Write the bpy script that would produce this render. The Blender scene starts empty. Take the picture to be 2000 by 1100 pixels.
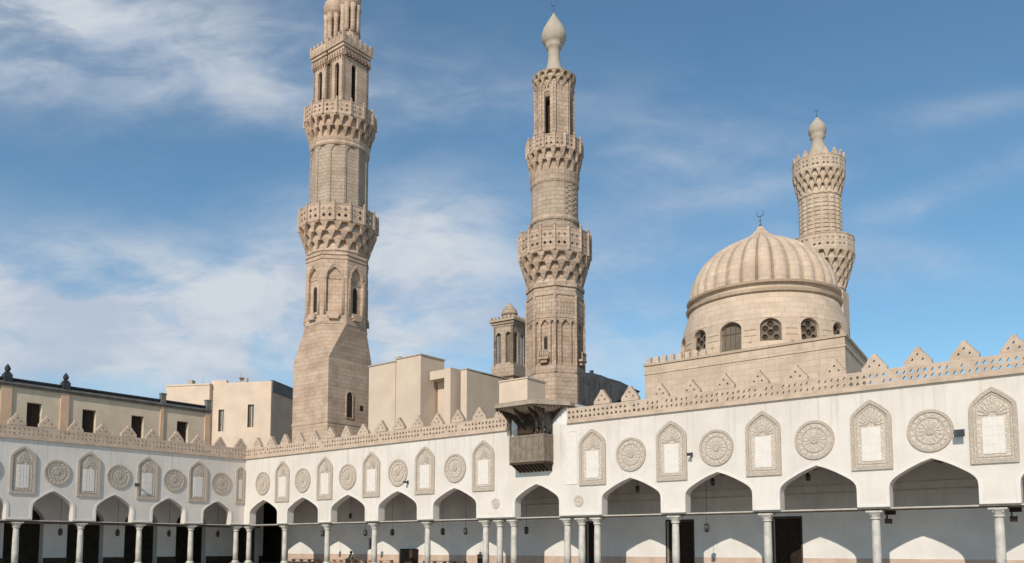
import bpy, bmesh, math, random
from mathutils import Vector, Matrix, noise
from mathutils.geometry import tessellate_polygon
R = math.radians
random.seed(7)
scene = bpy.context.scene

# ------------------------------------------------------------------ camera, sky, sun, exposure
cam_d = bpy.data.cameras.new("camera")
cam = bpy.data.objects.new("camera", cam_d)
scene.collection.objects.link(cam)
cam.location = (0, 0, 1.6)
cam.rotation_euler = (R(90 + 4.91), 0, 0)
cam_d.sensor_width = 36
cam_d.lens = 36 * 1630 / 2000
cam_d.shift_y = (927 - 550) / 2000
cam_d.clip_end = 5000
scene.camera = cam

SUN_H = Vector((-.360, -.933, 0)).normalized()
SUN_EL = R(33.3)
SUN_DIR = Vector((SUN_H.x * math.cos(SUN_EL), SUN_H.y * math.cos(SUN_EL), math.sin(SUN_EL)))

world = bpy.data.worlds.new("World")
scene.world = world
world.use_nodes = True
NT = world.node_tree; NT.nodes.clear()
def N(nt, typ, **kw):
    n = nt.nodes.new(typ)
    for k, v in kw.items():
        if k.startswith('i_'):
            key = k[2:]
            n.inputs[int(key) if key.isdigit() else key.replace('_', ' ')].default_value = v
        else: setattr(n, k, v)
    return n
def mth(nt, op, a, b=None, clamp=False):
    n = nt.nodes.new('ShaderNodeMath'); n.operation = op; n.use_clamp = clamp
    for i, v in enumerate((a, b)):
        if v is None: continue
        if isinstance(v, (int, float)): n.inputs[i].default_value = v
        else: nt.links.new(v, n.inputs[i])
    return n.outputs[0]
def mapr(nt, v, a, b, c=0., d=1., smooth=True):
    n = nt.nodes.new('ShaderNodeMapRange'); n.interpolation_type = 'SMOOTHSTEP' if smooth else 'LINEAR'
    nt.links.new(v, n.inputs[0])
    for i, q in enumerate((a, b, c, d)): n.inputs[i + 1].default_value = q
    return n.outputs[0]
sky = N(NT, 'ShaderNodeTexSky', sky_type='NISHITA', sun_disc=False, sun_elevation=SUN_EL,
        sun_rotation=math.atan2(SUN_H.x, SUN_H.y), altitude=60, air_density=1.0, dust_density=.5, ozone_density=3.0)
SKY_S = .13
geo = N(NT, 'ShaderNodeNewGeometry')
sep = N(NT, 'ShaderNodeSeparateXYZ')
tc = N(NT, 'ShaderNodeTexCoord')
NT.links.new(tc.outputs['Generated'], sep.inputs[0])
yy = mth(NT, 'MAXIMUM', mth(NT, 'ABSOLUTE', sep.outputs[1]), .15)
sx = mth(NT, 'DIVIDE', sep.outputs[0], yy)
sz = mth(NT, 'DIVIDE', sep.outputs[2], yy)
cmb = N(NT, 'ShaderNodeCombineXYZ')
NT.links.new(sx, cmb.inputs[0]); NT.links.new(sz, cmb.inputs[1])
def cloud_noise(scale, det, rough, sxk, szk, off, dist=0., rot=0.):
    mp = N(NT, 'ShaderNodeMapping'); mp.inputs['Scale'].default_value = (sxk, szk, 1)
    mp.inputs['Location'].default_value = off; mp.inputs['Rotation'].default_value = (0, 0, rot)
    NT.links.new(cmb.outputs[0], mp.inputs[0])
    n = N(NT, 'ShaderNodeTexNoise'); n.inputs['Scale'].default_value = scale
    n.inputs['Detail'].default_value = det; n.inputs['Roughness'].default_value = rough
    n.inputs['Distortion'].default_value = dist
    NT.links.new(mp.outputs[0], n.inputs['Vector'])
    return n.outputs['Fac']
def blob(x, z, rx, rz, s, tilt=0.):
    dx = mth(NT, 'SUBTRACT', sx, x); dz = mth(NT, 'SUBTRACT', sz, z)
    dz = mth(NT, 'SUBTRACT', dz, mth(NT, 'MULTIPLY', dx, tilt))
    a = mth(NT, 'DIVIDE', dx, rx); b = mth(NT, 'DIVIDE', dz, rz)
    q = mth(NT, 'ADD', mth(NT, 'MULTIPLY', a, a), mth(NT, 'MULTIPLY', b, b))
    return mth(NT, 'MULTIPLY', mth(NT, 'EXPONENT', mth(NT, 'MULTIPLY', q, -1.)), s)
blobs = [(-.43, .29, .34, .08, .86), (-.20, .30, .13, .10, .74), (-.62, .30, .2, .09, .42), (-.33, .22, .5, .07, .36), (-.13, .40, .12, .05, .42),
         (-.08, .36, .10, .09, .30), (.12, .28, .2, .1, .34), (-.50, .63, .26, .085, .62), (-.26, .57, .2, .05, .40), (-.64, .68, .2, .1, .5),
         (-.10, .555, .16, .035, .36), (.22, .49, .13, .07, .32), (.57, .45, .14, .022, .42, .35), (.44, .36, .14, .025, .26, -.15), (.3, .44, .2, .015, .25, .2), (.6, .55, .2, .02, .2, .2),
         (.48, .335, .2, .03, .10, .1), (.33, .36, .25, .05, .08), (.12, .38, .14, .05, .12)]
acc = None
for b in blobs:
    o = blob(*b)
    acc = o if acc is None else mth(NT, 'ADD', acc, o)
n1 = cloud_noise(3.4, 7, .56, 1., 2.1, (3.1, 1.7, 0), .35, R(-8))
n2 = cloud_noise(9., 6, .6, 1., 2.6, (7.1, 4.2, 0), .6, R(12))
nn = mth(NT, 'ADD', mth(NT, 'MULTIPLY', n1, .7), mth(NT, 'MULTIPLY', n2, .3))
nn = mapr(NT, nn, .38, .62)
cl = mth(NT, 'ADD', mth(NT, 'MULTIPLY', acc, mth(NT, 'ADD', mth(NT, 'MULTIPLY', nn, .95), .26)), mth(NT, 'MULTIPLY', nn, .015))
cl = mth(NT, 'MINIMUM', cl, .93)
mixw = N(NT, 'ShaderNodeMix', data_type='RGBA')
tint = N(NT, 'ShaderNodeMix', data_type='RGBA', blend_type='MULTIPLY')
tint.inputs[0].default_value = 1.
tint.inputs[7].default_value = (.78, 1.0, .98, 1)
NT.links.new(sky.outputs[0], tint.inputs[6])
NT.links.new(cl, mixw.inputs[0])
NT.links.new(tint.outputs[2], mixw.inputs[6])
ccol = N(NT, 'ShaderNodeMix', data_type='RGBA')
NT.links.new(mapr(NT, cloud_noise(5.5, 6, .6, 1., 1.8, (2.2, 9.1, 0), .4, R(20)), .36, .62), ccol.inputs[0])
ccol.inputs[6].default_value = (3.7, 4.25, 5.1, 1); ccol.inputs[7].default_value = (5.1, 5.4, 5.75, 1)
NT.links.new(ccol.outputs[2], mixw.inputs[7])
bg = N(NT, 'ShaderNodeBackground'); bg.inputs[1].default_value = SKY_S
NT.links.new(mixw.outputs[2], bg.inputs[0])
wo = N(NT, 'ShaderNodeOutputWorld'); NT.links.new(bg.outputs[0], wo.inputs[0])

sd = bpy.data.lights.new("sun", 'SUN'); sd.energy = 3.6; sd.angle = R(.5); sd.color = (1, .91, .77)
sun = bpy.data.objects.new("sun", sd); scene.collection.objects.link(sun)
sun.rotation_euler = SUN_DIR.to_track_quat('Z', 'Y').to_euler()
scene.view_settings.view_transform = 'Standard'; scene.view_settings.look = 'None'
scene.view_settings.exposure = 0.0; scene.view_settings.gamma = 1

# ------------------------------------------------------------------ the courtyard's own axes
ANG = R(-38.7068)
C0 = Vector((-22.85, 71.25, 0))
T = Vector((math.cos(ANG), math.sin(ANG), 0)); NB = Vector((-T.y, T.x, 0))
def P(u, w, z=0): return C0 + T * u + NB * w + Vector((0, 0, z))

# ------------------------------------------------------------------ materials
def mat(name, col, col2=None, scale=1.2, bump=.15, bscale=9., rough=.85, streak=0., streakcol=(.25, .2, .15), bricks=None, metallic=0., fine=0.0, drip=None, lo=.35, hi=.68):
    m = bpy.data.materials.new(name); m.use_nodes = True
    nt = m.node_tree; nt.nodes.clear()
    out = N(nt, 'ShaderNodeOutputMaterial'); bs = N(nt, 'ShaderNodeBsdfPrincipled')
    nt.links.new(bs.outputs[0], out.inputs[0])
    bs.inputs['Roughness'].default_value = rough; bs.inputs['Metallic'].default_value = metallic
    bs.inputs['Specular IOR Level'].default_value = .25
    tcn = N(nt, 'ShaderNodeTexCoord'); co = tcn.outputs['Object']
    oi = N(nt, 'ShaderNodeObjectInfo'); vo = N(nt, 'ShaderNodeVectorMath', operation='SCALE'); vo.inputs[0].default_value = (37.3, 17.7, 29.1)
    nt.links.new(oi.outputs['Random'], vo.inputs['Scale'])
    va = N(nt, 'ShaderNodeVectorMath', operation='ADD'); nt.links.new(co, va.inputs[0]); nt.links.new(vo.outputs[0], va.inputs[1]); con = va.outputs[0]
    def noi(sc, det=5, vec=None, ro=.55):
        n = N(nt, 'ShaderNodeTexNoise'); n.inputs['Scale'].default_value = sc; n.inputs['Detail'].default_value = det
        n.inputs['Roughness'].default_value = ro
        nt.links.new(vec or con, n.inputs['Vector']); return n.outputs['Fac']
    def mix(f, a, b, blend='MIX'):
        n = N(nt, 'ShaderNodeMix', data_type='RGBA', blend_type=blend)
        for i, v in ((0, f), (6, a), (7, b)):
            if isinstance(v, (int, float)): n.inputs[i].default_value = v
            elif isinstance(v, tuple): n.inputs[i].default_value = (*v, 1)
            else: nt.links.new(v, n.inputs[i])
        return n.outputs[2]
    c = mix(mapr(nt, noi(scale), lo, hi), col, col2 or tuple(x * .88 for x in col))
    height = noi(bscale, 6)
    if bricks:
        bw, bh, mcol, vary = bricks[:4]
        s = N(nt, 'ShaderNodeSeparateXYZ'); nt.links.new(co, s.inputs[0])
        cb = N(nt, 'ShaderNodeCombineXYZ')
        nt.links.new(mth(nt, 'ADD', s.outputs[0], mth(nt, 'MULTIPLY', s.outputs[1], .83)), cb.inputs[0]); nt.links.new(s.outputs[2], cb.inputs[1])
        br = N(nt, 'ShaderNodeTexBrick'); br.inputs['Scale'].default_value = 1
        br.inputs['Brick Width'].default_value = bw; br.inputs['Row Height'].default_value = bh
        br.inputs['Mortar Size'].default_value = .02; br.inputs['Mortar Smooth'].default_value = .4
        br.inputs['Color1'].default_value = (1 - vary, 1 - vary, 1 - vary * 1.2, 1); br.inputs['Color2'].default_value = (1, 1, 1, 1)
        br.inputs['Mortar'].default_value = (*mcol, 1)
        nt.links.new(cb.outputs[0], br.inputs['Vector'])
        c = mix(1., c, br.outputs['Color'], 'MULTIPLY')
        # whole courses of a slightly different stone
        crs = bricks[4] if len(bricks) > 4 else .32
        w = N(nt, 'ShaderNodeTexNoise'); w.inputs['Scale'].default_value = 1.; w.inputs['Detail'].default_value = 2
        mp = N(nt, 'ShaderNodeMapping'); mp.inputs['Scale'].default_value = (.06, .06, 1.0 / bh * .55)
        nt.links.new(co, mp.inputs[0]); nt.links.new(mp.outputs[0], w.inputs['Vector'])
        c = mix(mth(nt, 'MULTIPLY', mapr(nt, w.outputs['Fac'], .45, .62), crs), c, mix(1., c, (.80, .74, .66), 'MULTIPLY'))
        height = mth(nt, 'SUBTRACT', height, mth(nt, 'MULTIPLY', br.outputs['Fac'], 1.6))
    if streak:
        mp = N(nt, 'ShaderNodeMapping'); mp.inputs['Scale'].default_value = (2.2, 2.2, .28)
        nt.links.new(con, mp.inputs[0])
        f1 = mapr(nt, noi(1., 6, mp.outputs[0], .62), .5, .78)
        c = mix(mth(nt, 'MULTIPLY', f1, streak), c, streakcol)
        c = mix(mth(nt, 'MULTIPLY', mapr(nt, noi(5., 8), .55, .8), streak * .8), c, streakcol)
    if drip:      # rain streaks running down from a ledge at height z1 to z0
        z0_, z1_, amt, dcol = drip
        s_ = N(nt, 'ShaderNodeSeparateXYZ'); nt.links.new(co, s_.inputs[0])
        mp = N(nt, 'ShaderNodeMapping'); mp.inputs['Scale'].default_value = (3.4, 3.4, .11); nt.links.new(co, mp.inputs[0])
        f1 = mapr(nt, noi(1., 7, mp.outputs[0], .68), .50, .72)
        f2 = mapr(nt, s_.outputs[2], z0_, z1_)
        c = mix(mth(nt, 'MULTIPLY', mth(nt, 'MULTIPLY', f1, f2), amt), c, dcol)
    if fine:
        v = N(nt, 'ShaderNodeTexVoronoi', feature='DISTANCE_TO_EDGE'); v.inputs['Scale'].default_value = fine
        nt.links.new(con, v.inputs['Vector'])
        e = mapr(nt, v.outputs['Distance'], .04, .16)
        c = mix(e, tuple(x * .8 for x in col), c)
        height = mth(nt, 'ADD', height, mth(nt, 'MULTIPLY', e, .9))
    nt.links.new(c, bs.inputs['Base Color'])
    if bump:
        b = N(nt, 'ShaderNodeBump'); b.inputs['Strength'].default_value = bump; b.inputs['Distance'].default_value = .06
        nt.links.new(height, b.inputs['Height']); nt.links.new(b.outputs[0], bs.inputs['Normal'])
    return m
M = dict(
    plaster=mat('white_plaster', (.70, .64, .59), (.635, .575, .525), .45, .2, 6., streak=.3, streakcol=(.46, .43, .385), drip=(5.2, 9.1, .8, (.42, .385, .335))),
    trim=mat('white_trim', (.73, .675, .63), (.67, .62, .575), 1.5, .08, streak=.1, streakcol=(.6, .57, .52)),
    stucco=mat('carved_stucco', (.64, .55, .465), (.565, .48, .405), 2., .4, 14., fine=5.5, streak=.2, streakcol=(.40, .37, .33)),
    stucco2=mat('stucco_border', (.545, .46, .385), (.48, .405, .335), 2.5, .45, 16., fine=9., streak=.2, streakcol=(.36, .33, .3)),
    panel=mat('white_panel', (.73, .67, .62), (.68, .62, .575), 3., .1),
    crest=mat('crest_stone', (.57, .44, .345), (.46, .35, .27), 1.6, .35, 10., streak=.3, streakcol=(.33, .27, .21)),
    tower=mat('tan_limestone', (.61, .455, .355), (.48, .345, .265), .7, .4, 9., streak=.22, streakcol=(.33, .26, .2), bricks=(.95, .42, (.66, .6, .54), .13)),
    tower2=mat('grey_limestone', (.57, .43, .34), (.45, .33, .26), .9, .5, 9., streak=.26, streakcol=(.29, .24, .19), bricks=(.7, .36, (.62, .57, .5), .16)),
    tower3=mat('pale_limestone', (.65, .51, .405), (.56, .43, .34), .9, .35, 9., streak=.2, streakcol=(.4, .32, .25), bricks=(.5, .34, (.68, .62, .54), .13)),
    greystone=mat('weathered_grey_stone', (.50, .395, .315), (.42, .325, .26), .9, .5, 9., streak=.4, streakcol=(.26, .22, .18), bricks=(.8, .38, (.66, .6, .54), .12)),
    dome=mat('dome_stone', (.65, .505, .395), (.56, .43, .335), .6, .3, 8., streak=.45, streakcol=(.36, .29, .23), bricks=(.85, .40, (.80, .75, .69), .12, .1)),
    bulb=mat('bleached_plaster', (.47, .395, .325), (.40, .34, .285), 1.4, .35, streak=.5, streakcol=(.28, .235, .19)),
    dark=mat('painted_recess_shade', (.045, .033, .024), (.03, .022, .017), 3., .1),  # near-black colour stands in for the shade inside deep openings
    door=mat('dark_door_wood', (.022, .013, .010), (.034, .020, .014), 3., .2),
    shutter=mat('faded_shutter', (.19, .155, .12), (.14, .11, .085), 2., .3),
    wood=mat('aged_grey_wood', (.26, .21, .165), (.19, .15, .12), 3., .5, 12., streak=.3, streakcol=(.08, .06, .045)),
    canopy=mat('sun_bleached_wood', (.42, .34, .265), (.32, .255, .195), 2., .4, 12., streak=.3, streakcol=(.14, .11, .085)),
    woodd=mat('dark_brown_wood', (.075, .05, .034), (.045, .03, .02), 3., .4, 12.),
    beam=mat('ceiling_wood', (.26, .22, .18), (.20, .165, .135), 2., .4),
    tie=mat('tie_beam_paint', (.50, .46, .42), (.40, .36, .32), 2., .2),
    inner=mat('arcade_plaster', (.78, .75, .73), (.71, .68, .66), .8, .15, streak=.15, streakcol=(.5, .48, .46)),
    upper=mat('bare_taupe_plaster', (.60, .55, .51), (.50, .46, .425), .7, .3, streak=.3, streakcol=(.27, .235, .2)),
    carpet=mat('red_brown_carpet', (.13, .06, .045), (.10, .045, .035), 2., .2),
    marble=mat('column_marble', (.58, .54, .49), (.44, .41, .375), 2.5, .1, rough=.5, streak=.25, streakcol=(.48, .45, .41)),
    dado=mat('pink_marble_dado', (.62, .47, .39), (.52, .39, .31), 1.4, .05, rough=.5),
    floor=mat('courtyard_marble', (.60, .57, .53), (.53, .50, .46), .4, .05, rough=.55, bricks=(1.2, 1.2, (.8, .8, .8), .06)),
    cream=mat('cream_render', (.64, .51, .405), (.58, .455, .36), .5, .1, 7., streak=.14, streakcol=(.5, .4, .31)),
    ochre=mat('ochre_render', (.66, .54, .41), (.58, .47, .35), .8, .2, 7., streak=.25, streakcol=(.36, .28, .2)),
    peach=mat('peach_render', (.66, .45, .31), (.58, .39, .265), .8, .2, 7., streak=.2, streakcol=(.36, .24, .17)),
    white=mat('pale_pink_render', (.70, .545, .43), (.60, .48, .38), .5, .08, 7., streak=.1, streakcol=(.55, .45, .36)),
    slate=mat('dark_slate', (.035, .036, .042), (.055, .056, .062), 2., .4, 10.),
    metal=mat('dark_metal', (.05, .055, .06), (.08, .08, .085), 3., .1, rough=.5, metallic=.6),
    cornice=mat('weathered_grey_cornice', (.20, .19, .175), (.15, .14, .135), 1.2, .3, streak=.3, streakcol=(.1, .09, .085)),
    brass=mat('tarnished_brass', (.10, .12, .12), (.07, .085, .09), 3., .1, rough=.45, metallic=.7),
    lamp=mat('lantern_glass', (.12, .11, .09), (.06, .055, .05), 4., .1, rough=.3),
    skin=mat('skin', (.42, .26, .18), (.40, .24, .165), 5., 0.),
    hair=mat('black_hair', (.012, .010, .009), (.02, .016, .014), 20., .2),
    robe=mat('olive_grey_cloth', (.20, .19, .15), (.16, .15, .12), 6., .2),
    cloth1=mat('brown_cloth', (.13, .085, .06), (.10, .065, .045), 6., .2),
    cloth2=mat('charcoal_cloth', (.05, .05, .055), (.035, .035, .04), 6., .2),
    earth=mat('distant_ground', (.42, .36, .28), (.36, .30, .23), .05, .1),
    roofing=mat('roof_screed', (.45, .40, .33), (.38, .33, .27), .6, .2),
)

# ------------------------------------------------------------------ mesh helpers
class MB:
    def __init__(s): s.v = []; s.f = []; s.sm = []
    def add(s, vs, fs, smooth=False):
        o = len(s.v); s.v += [tuple(v) for v in vs]
        s.f += [tuple(i + o for i in f) for f in fs]; s.sm += [smooth] * len(fs)
    def box(s, x0, x1, y0, y1, z0, z1, F=None):
        vs = [(x, y, z) for z in (z0, z1) for y in (y0, y1) for x in (x0, x1)]
        if F: vs = [F(*v) for v in vs]
        s.add(vs, [(0, 2, 3, 1), (4, 5, 7, 6), (0, 1, 5, 4), (2, 6, 7, 3), (0, 4, 6, 2), (1, 3, 7, 5)])
    def loft(s, rings, cap=(True, True), smooth=False, closed=True):
        n = len(rings[0]); o = len(s.v)
        for r in rings: s.v += [tuple(q) for q in r]
        for k in range(len(rings) - 1):
            for i in range(n if closed else n - 1):
                j = (i + 1) % n
                s.f.append((o + k * n + i, o + k * n + j, o + (k + 1) * n + j, o + (k + 1) * n + i)); s.sm.append(smooth)
        if cap[0]: s.f.append(tuple(o + i for i in reversed(range(n)))); s.sm.append(False)
        if cap[1]: s.f.append(tuple(o + (len(rings) - 1) * n + i for i in range(n))); s.sm.append(False)
    def lathe(s, prof, n=24, c=(0, 0), ph=0., smooth=True, cap=(True, True)):
        s.loft([[(c[0] + r * math.cos(ph + 2 * math.pi * i / n), c[1] + r * math.sin(ph + 2 * math.pi * i / n), z) for i in range(n)] for r, z in prof], cap, smooth)
    def plate(s, outline, holes, F, d, back=True, side=True):
        """flat plate with holes; F(x, depth, z) maps to space; front at depth 0, back at depth d"""
        loops = [outline] + list(holes)
        pts = [q for l in loops for q in l]
        tris = tessellate_polygon([[Vector((q[0], q[1], 0)) for q in l] for l in loops])
        def ar(t):
            a, b, c = (pts[i] for i in t); return (b[0]-a[0])*(c[1]-a[1]) - (b[1]-a[1])*(c[0]-a[0])
        tris = [t if ar(t) > 0 else (t[0], t[2], t[1]) for t in tris if abs(ar(t)) > 1e-9]
        n = len(pts)
        vs = [F(q[0], 0, q[1]) for q in pts]; fs = [tuple(t) for t in tris]
        vs += [F(q[0], d, q[1]) for q in pts]
        if back: fs += [tuple(n + i for i in reversed(t)) for t in tris]
        if side:
            o = 0
            for li, l in enumerate(loops):
                m = len(l); A = sum(l[i][0]*l[(i+1)%m][1] - l[(i+1)%m][0]*l[i][1] for i in range(m))
                for i in range(m):
                    j = (i + 1) % m
                    q = (o+i, n+o+i, n+o+j, o+j)
                    if (A < 0) != (li > 0): q = q[::-1]
                    fs.append(q)
                o += m
        s.add(vs, fs)
    def build(s, name, m, parent=None):
        me = bpy.data.meshes.new(name); me.from_pydata(s.v, [], s.f); me.update()
        me.polygons.foreach_set('use_smooth', s.sm)
        me.materials.append(m)
        bm = bmesh.new(); bm.from_mesh(me); bmesh.ops.recalc_face_normals(bm, faces=bm.faces); bm.to_mesh(me); bm.free()
        o = bpy.data.objects.new(name, me); scene.collection.objects.link(o)
        if parent: o.parent = parent
        return o
def boxes(parent, name, m, L):
    b = MB()
    for q in L: b.box(*q)
    return b.build(name, m, parent)
def empty(name, loc, rz, label, cat, group=None):
    o = bpy.data.objects.new(name, None); scene.collection.objects.link(o)
    o.location = loc; o.rotation_euler = (0, 0, rz); o.empty_display_size = .5
    tag(o, label, cat, group); return o
def tag(o, label=None, cat=None, group=None, kind=None):
    if label: o['label'] = label
    if cat: o['category'] = cat
    if group: o['group'] = group
    if kind: o['kind'] = kind
    return o
def copy(o, parent=None, loc=None):
    c = o.copy(); scene.collection.objects.link(c)
    c.parent = parent if parent is not None else o.parent
    if loc is not None: c.location = loc
    for ch in list(o.children): copy(ch, c)
    return c
I = lambda x, d, z: (x, d, z)
def arch(c, hw, z0, zs, za, kind='keel', n=7):
    """closed loop, counter-clockwise, of an arched opening; zs spring, za apex"""
    h = za - zs; pts = [(hw, z0), (hw, zs)]
    if kind == 'keel':
        right = [(hw * .985, zs + h * .16), (hw * .93, zs + h * .29), (hw * .85, zs + h * .395), (hw * .74, zs + h * .50), (hw * .50, zs + h * .70), (hw * .25, zs + h * .87)]
    elif kind == 'round':
        right = [(hw * math.cos(a), zs + h * math.sin(a)) for a in [math.pi / 2 * i / n for i in range(1, n)]]
    elif kind == 'tri':
        right = [(hw * .9, zs + h * .2)]
    pts += right + [(0, za)] + [(-x, z) for x, z in reversed(right)] + [(-hw, zs), (-hw, z0)]
    return [(c + x, z) for x, z in pts]
def facetF(rad, k, n, ph=0.):
    """frame of side k of a regular n-gon prism with apothem rad: x along the side, depth inwards"""
    a = ph + 2 * math.pi * k / n
    nx, ny = math.cos(a), math.sin(a)
    return lambda x, d, z: (nx * (rad - d) - ny * x, ny * (rad - d) + nx * x, z)
def ngon(r, n, ph, z, c=(0, 0)):   # r is the apothem, side 0 centred on angle ph
    R_ = r / math.cos(math.pi / n)
    return [(c[0] + R_ * math.cos(ph + 2 * math.pi * (i + .5) / n), c[1] + R_ * math.sin(ph + 2 * math.pi * (i + .5) / n), z) for i in range(n)]

# ------------------------------------------------------------------ ground
g = MB(); g.box(-1500, 1500, -1500, 2500, -.4, -.02); tag(g.build('ground', M['earth']), kind='structure')
g = MB(); g.box(-32, 70, -60, 10, -.01, 0.0)
fl = g.build('courtyard_floor', M['floor']); fl.location = (C0.x, C0.y, 0); fl.rotation_euler = (0, 0, ANG); tag(fl, kind='structure')

# ------------------------------------------------------------------ arcaded facades
def column_proto(parent, x, y=.30):
    m = MB(); m.lathe([(.205, .42), (.21, 1.2), (.2, 2.2), (.18, 2.86)], 20)
    col = m.build('column', M['marble'], parent); col.location = (x, y, 0)
    m = MB()
    m.lathe([(.2, 2.86), (.245, 2.88), (.245, 2.93), (.21, 2.95)], 20, cap=(False, False))
    m.loft([ngon(.20, 8, 0, 2.95), ngon(.235, 8, 0, 3.03), ngon(.27, 8, 0, 3.10), ngon(.35, 8, 0, 3.19)])
    m.box(-.37, .37, -.3, .3, 3.192, 3.27)
    for a in range(4):
        an = math.pi / 4 + a * math.pi / 2
        m.lathe([(.02, 3.05), (.06, 3.10), (.05, 3.18)], 8, (.27 * math.cos(an), .27 * math.sin(an)))
    m.build('capital', M['marble'], col)
    m = MB(); m.box(-.34, .34, -.3, .3, 0.004, .2); m.lathe([(.31, .2), (.33, .25), (.27, .31), (.29, .36), (.23, .42)], 20)
    m.build('base', M['marble'], col)
    return col
def niche_proto(parent, c, hw, z0=5.2, z1=8.55, pw=.43, y=-.0):
    """blind window: carved field, moulded border, small white window panel, fluted hood"""
    zs = z1 - 1.0 * (hw / .93)
    field = arch(0, hw - .02, z0 + .02, zs, z1 - .02)
    m = MB(); m.plate(field, [], lambda x, d, z: (x, -.03 + d, z), .03)
    nf = m.build('niche', M['stucco'], parent); nf.location = (c, y, 0)
    m = MB()
    m.plate(arch(0, hw, z0, zs, z1), [arch(0, hw - .17, z0 + .2, zs, z1 - .2)], lambda x, d, z: (x, -.10 + d, z), .1)
    m.plate(arch(0, hw - .24, z0 + .27, zs, z1 - .28), [arch(0, hw - .29, z0 + .32, zs, z1 - .34)], lambda x, d, z: (x, -.055 + d, z), .055)
    m.build('border', M['stucco2'], nf)
    m = MB(); top = z0 + 2.05
    m.box(-pw, pw, -.06, .0, z0 + .42, top - .03)
    fr = m.build('window_panel', M['panel'], nf)
    m = MB()
    for i in range(11):     # shell ribs over the window
        a = math.pi * (i + .5) / 11; ca, sa = math.cos(a), math.sin(a)
        r0 = .16; r1x = hw - .36; r1z = (z1 - .42) - top
        x0, zz0, x1, zz1 = r0 * ca, top + .05 + r0 * sa, r1x * ca, top + .05 + r1z * sa * (1 - .25 * abs(ca))
        nx, nz = -(zz1 - zz0), (x1 - x0); L = math.hypot(nx, nz); nx, nz = nx / L * .035, nz / L * .035
        m.plate([(x0 + nx*.5, zz0 + nz*.5), (x0 - nx*.5, zz0 - nz*.5), (x1 - nx, zz1 - nz), (x1 + nx, zz1 + nz)], [], lambda x, d, z: (x, -.07 + d, z), .045)
    m.build('shell_hood', M['stucco'], nf)
    m = MB()
    for i in range(1, 4): m.box(-pw + .05, pw - .05, -.068, -.062, z0 + .42 + i * .4, z0 + .445 + i * .4)
    for i in (-1, 0, 1): m.box(i * pw * .5 - .012, i * pw * .5 + .012, -.074, -.0685, z0 + .47, top - .08)
    m.build('window_grille', M['trim'], nf)
    return nf
def roundel_proto(parent, c, r, zc=6.84):
    m = MB(); seg = 40
    circ = lambda q: [(q * math.cos(2 * math.pi * i / seg), zc + q * math.sin(2 * math.pi * i / seg)) for i in range(seg)]
    m.plate(circ(r - .03), [], lambda x, d, z: (x, -.035 + d, z), .035)
    o = m.build('roundel', M['stucco'], parent); o.location = (c, 0, 0)
    m = MB(); m.plate(circ(r), [circ(r - .13)], lambda x, d, z: (x, -.09 + d, z), .09)
    m.plate(circ(r * .66), [circ(r * .60)], lambda x, d, z: (x, -.07 + d, z), .07)
    m.plate(circ(r * .2), [], lambda x, d, z: (x, -.09 + d, z), .09)
    m.build('ring', M['stucco2'], o)
    m = MB()
    for i in range(16):
        a = 2 * math.pi * i / 16
        for (a0, r0, r1, w) in ((a, .24 * r, .56 * r, .04), (a + .2, .70 * r, .84 * r, .05)):
            ca, sa = math.cos(a0), math.sin(a0)
            q = [(r0 * ca, zc + r0 * sa), ((r0+r1)/2 * ca + w * sa, zc + (r0+r1)/2 * sa - w * ca), (r1 * ca, zc + r1 * sa), ((r0+r1)/2 * ca - w * sa, zc + (r0+r1)/2 * sa + w * ca)]
            m.plate(q, [], lambda x, d, z: (x, -.065 + d, z), .05)
    m.build('rosette', M['stucco'], o)
    return o
def merlon_proto(parent, x, y=.12):
    hw, h, z0 = .57, .86, 9.93
    steps = 8; right = []
    for i in range(steps):
        a = hw * (1 - i / steps) ; b = hw * (1 - (i + 1) / steps) + .05; a = max(a, .10)
        za = z0 + .16 + (h - .16) * i / steps; zb = z0 + .16 + (h - .16) * (i + 1) / steps
        right += [(a, za), (a * .995, zb - .015)]
    out = [(-hw, z0), (hw, z0)] + right + [(-x_, z_) for x_, z_ in reversed(right)]
    tri = lambda cx, cz, r: [(cx - r, cz - r * .6), (cx + r, cz - r * .6), (cx, cz + r)]
    holes = [tri(0, z0 + .50, .075), tri(-.22, z0 + .26, .075), tri(.22, z0 + .26, .075)]
    m = MB(); m.plate(out, holes, lambda a, d, z: (a, -.13 + d, z), .26)
    o = m.build('merlon', M['crest'], parent); o.location = (x, y, 0)
    return o
def lattice(m, x0, x1, z0=9.22, cell=.30, rows=2, y0=-.04, th=.16):
    n = int((x1 - x0) / cell); c = (x1 - x0) / n
    for r in range(rows):
        for i in range(n):
            cx = x0 + (i + .5) * c; cz = z0 + (r + .5) * cell
            k = random.random()
            rr = .085 + .025 * k
            if (i + r) % 2: q = [(cx, cz - rr * 1.15), (cx + rr * 1.05, cz), (cx, cz + rr * 1.15), (cx - rr * 1.05, cz)]
            else: q = [(cx - rr, cz - rr * .7), (cx + rr, cz - rr * .7), (cx, cz + rr)]
            out = [(cx - c / 2, cz - cell / 2), (cx + c / 2, cz - cell / 2), (cx + c / 2, cz + cell / 2), (cx - c / 2, cz + cell / 2)]
            if k < .08: m.plate(out, [], lambda a, d, z: (a, y0 + d, z), th, side=False)
            else:
                m.plate(out, [q], lambda a, d, z: (a, y0 + d, z), th, side=False)
                mm = len(q)
                for j in range(mm):
                    a, b = q[j], q[(j + 1) % mm]
                    m.add([(a[0], y0, a[1]), (b[0], y0, b[1]), (b[0], y0 + th, b[1]), (a[0], y0 + th, a[1])], [(0, 1, 2, 3)])

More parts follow.
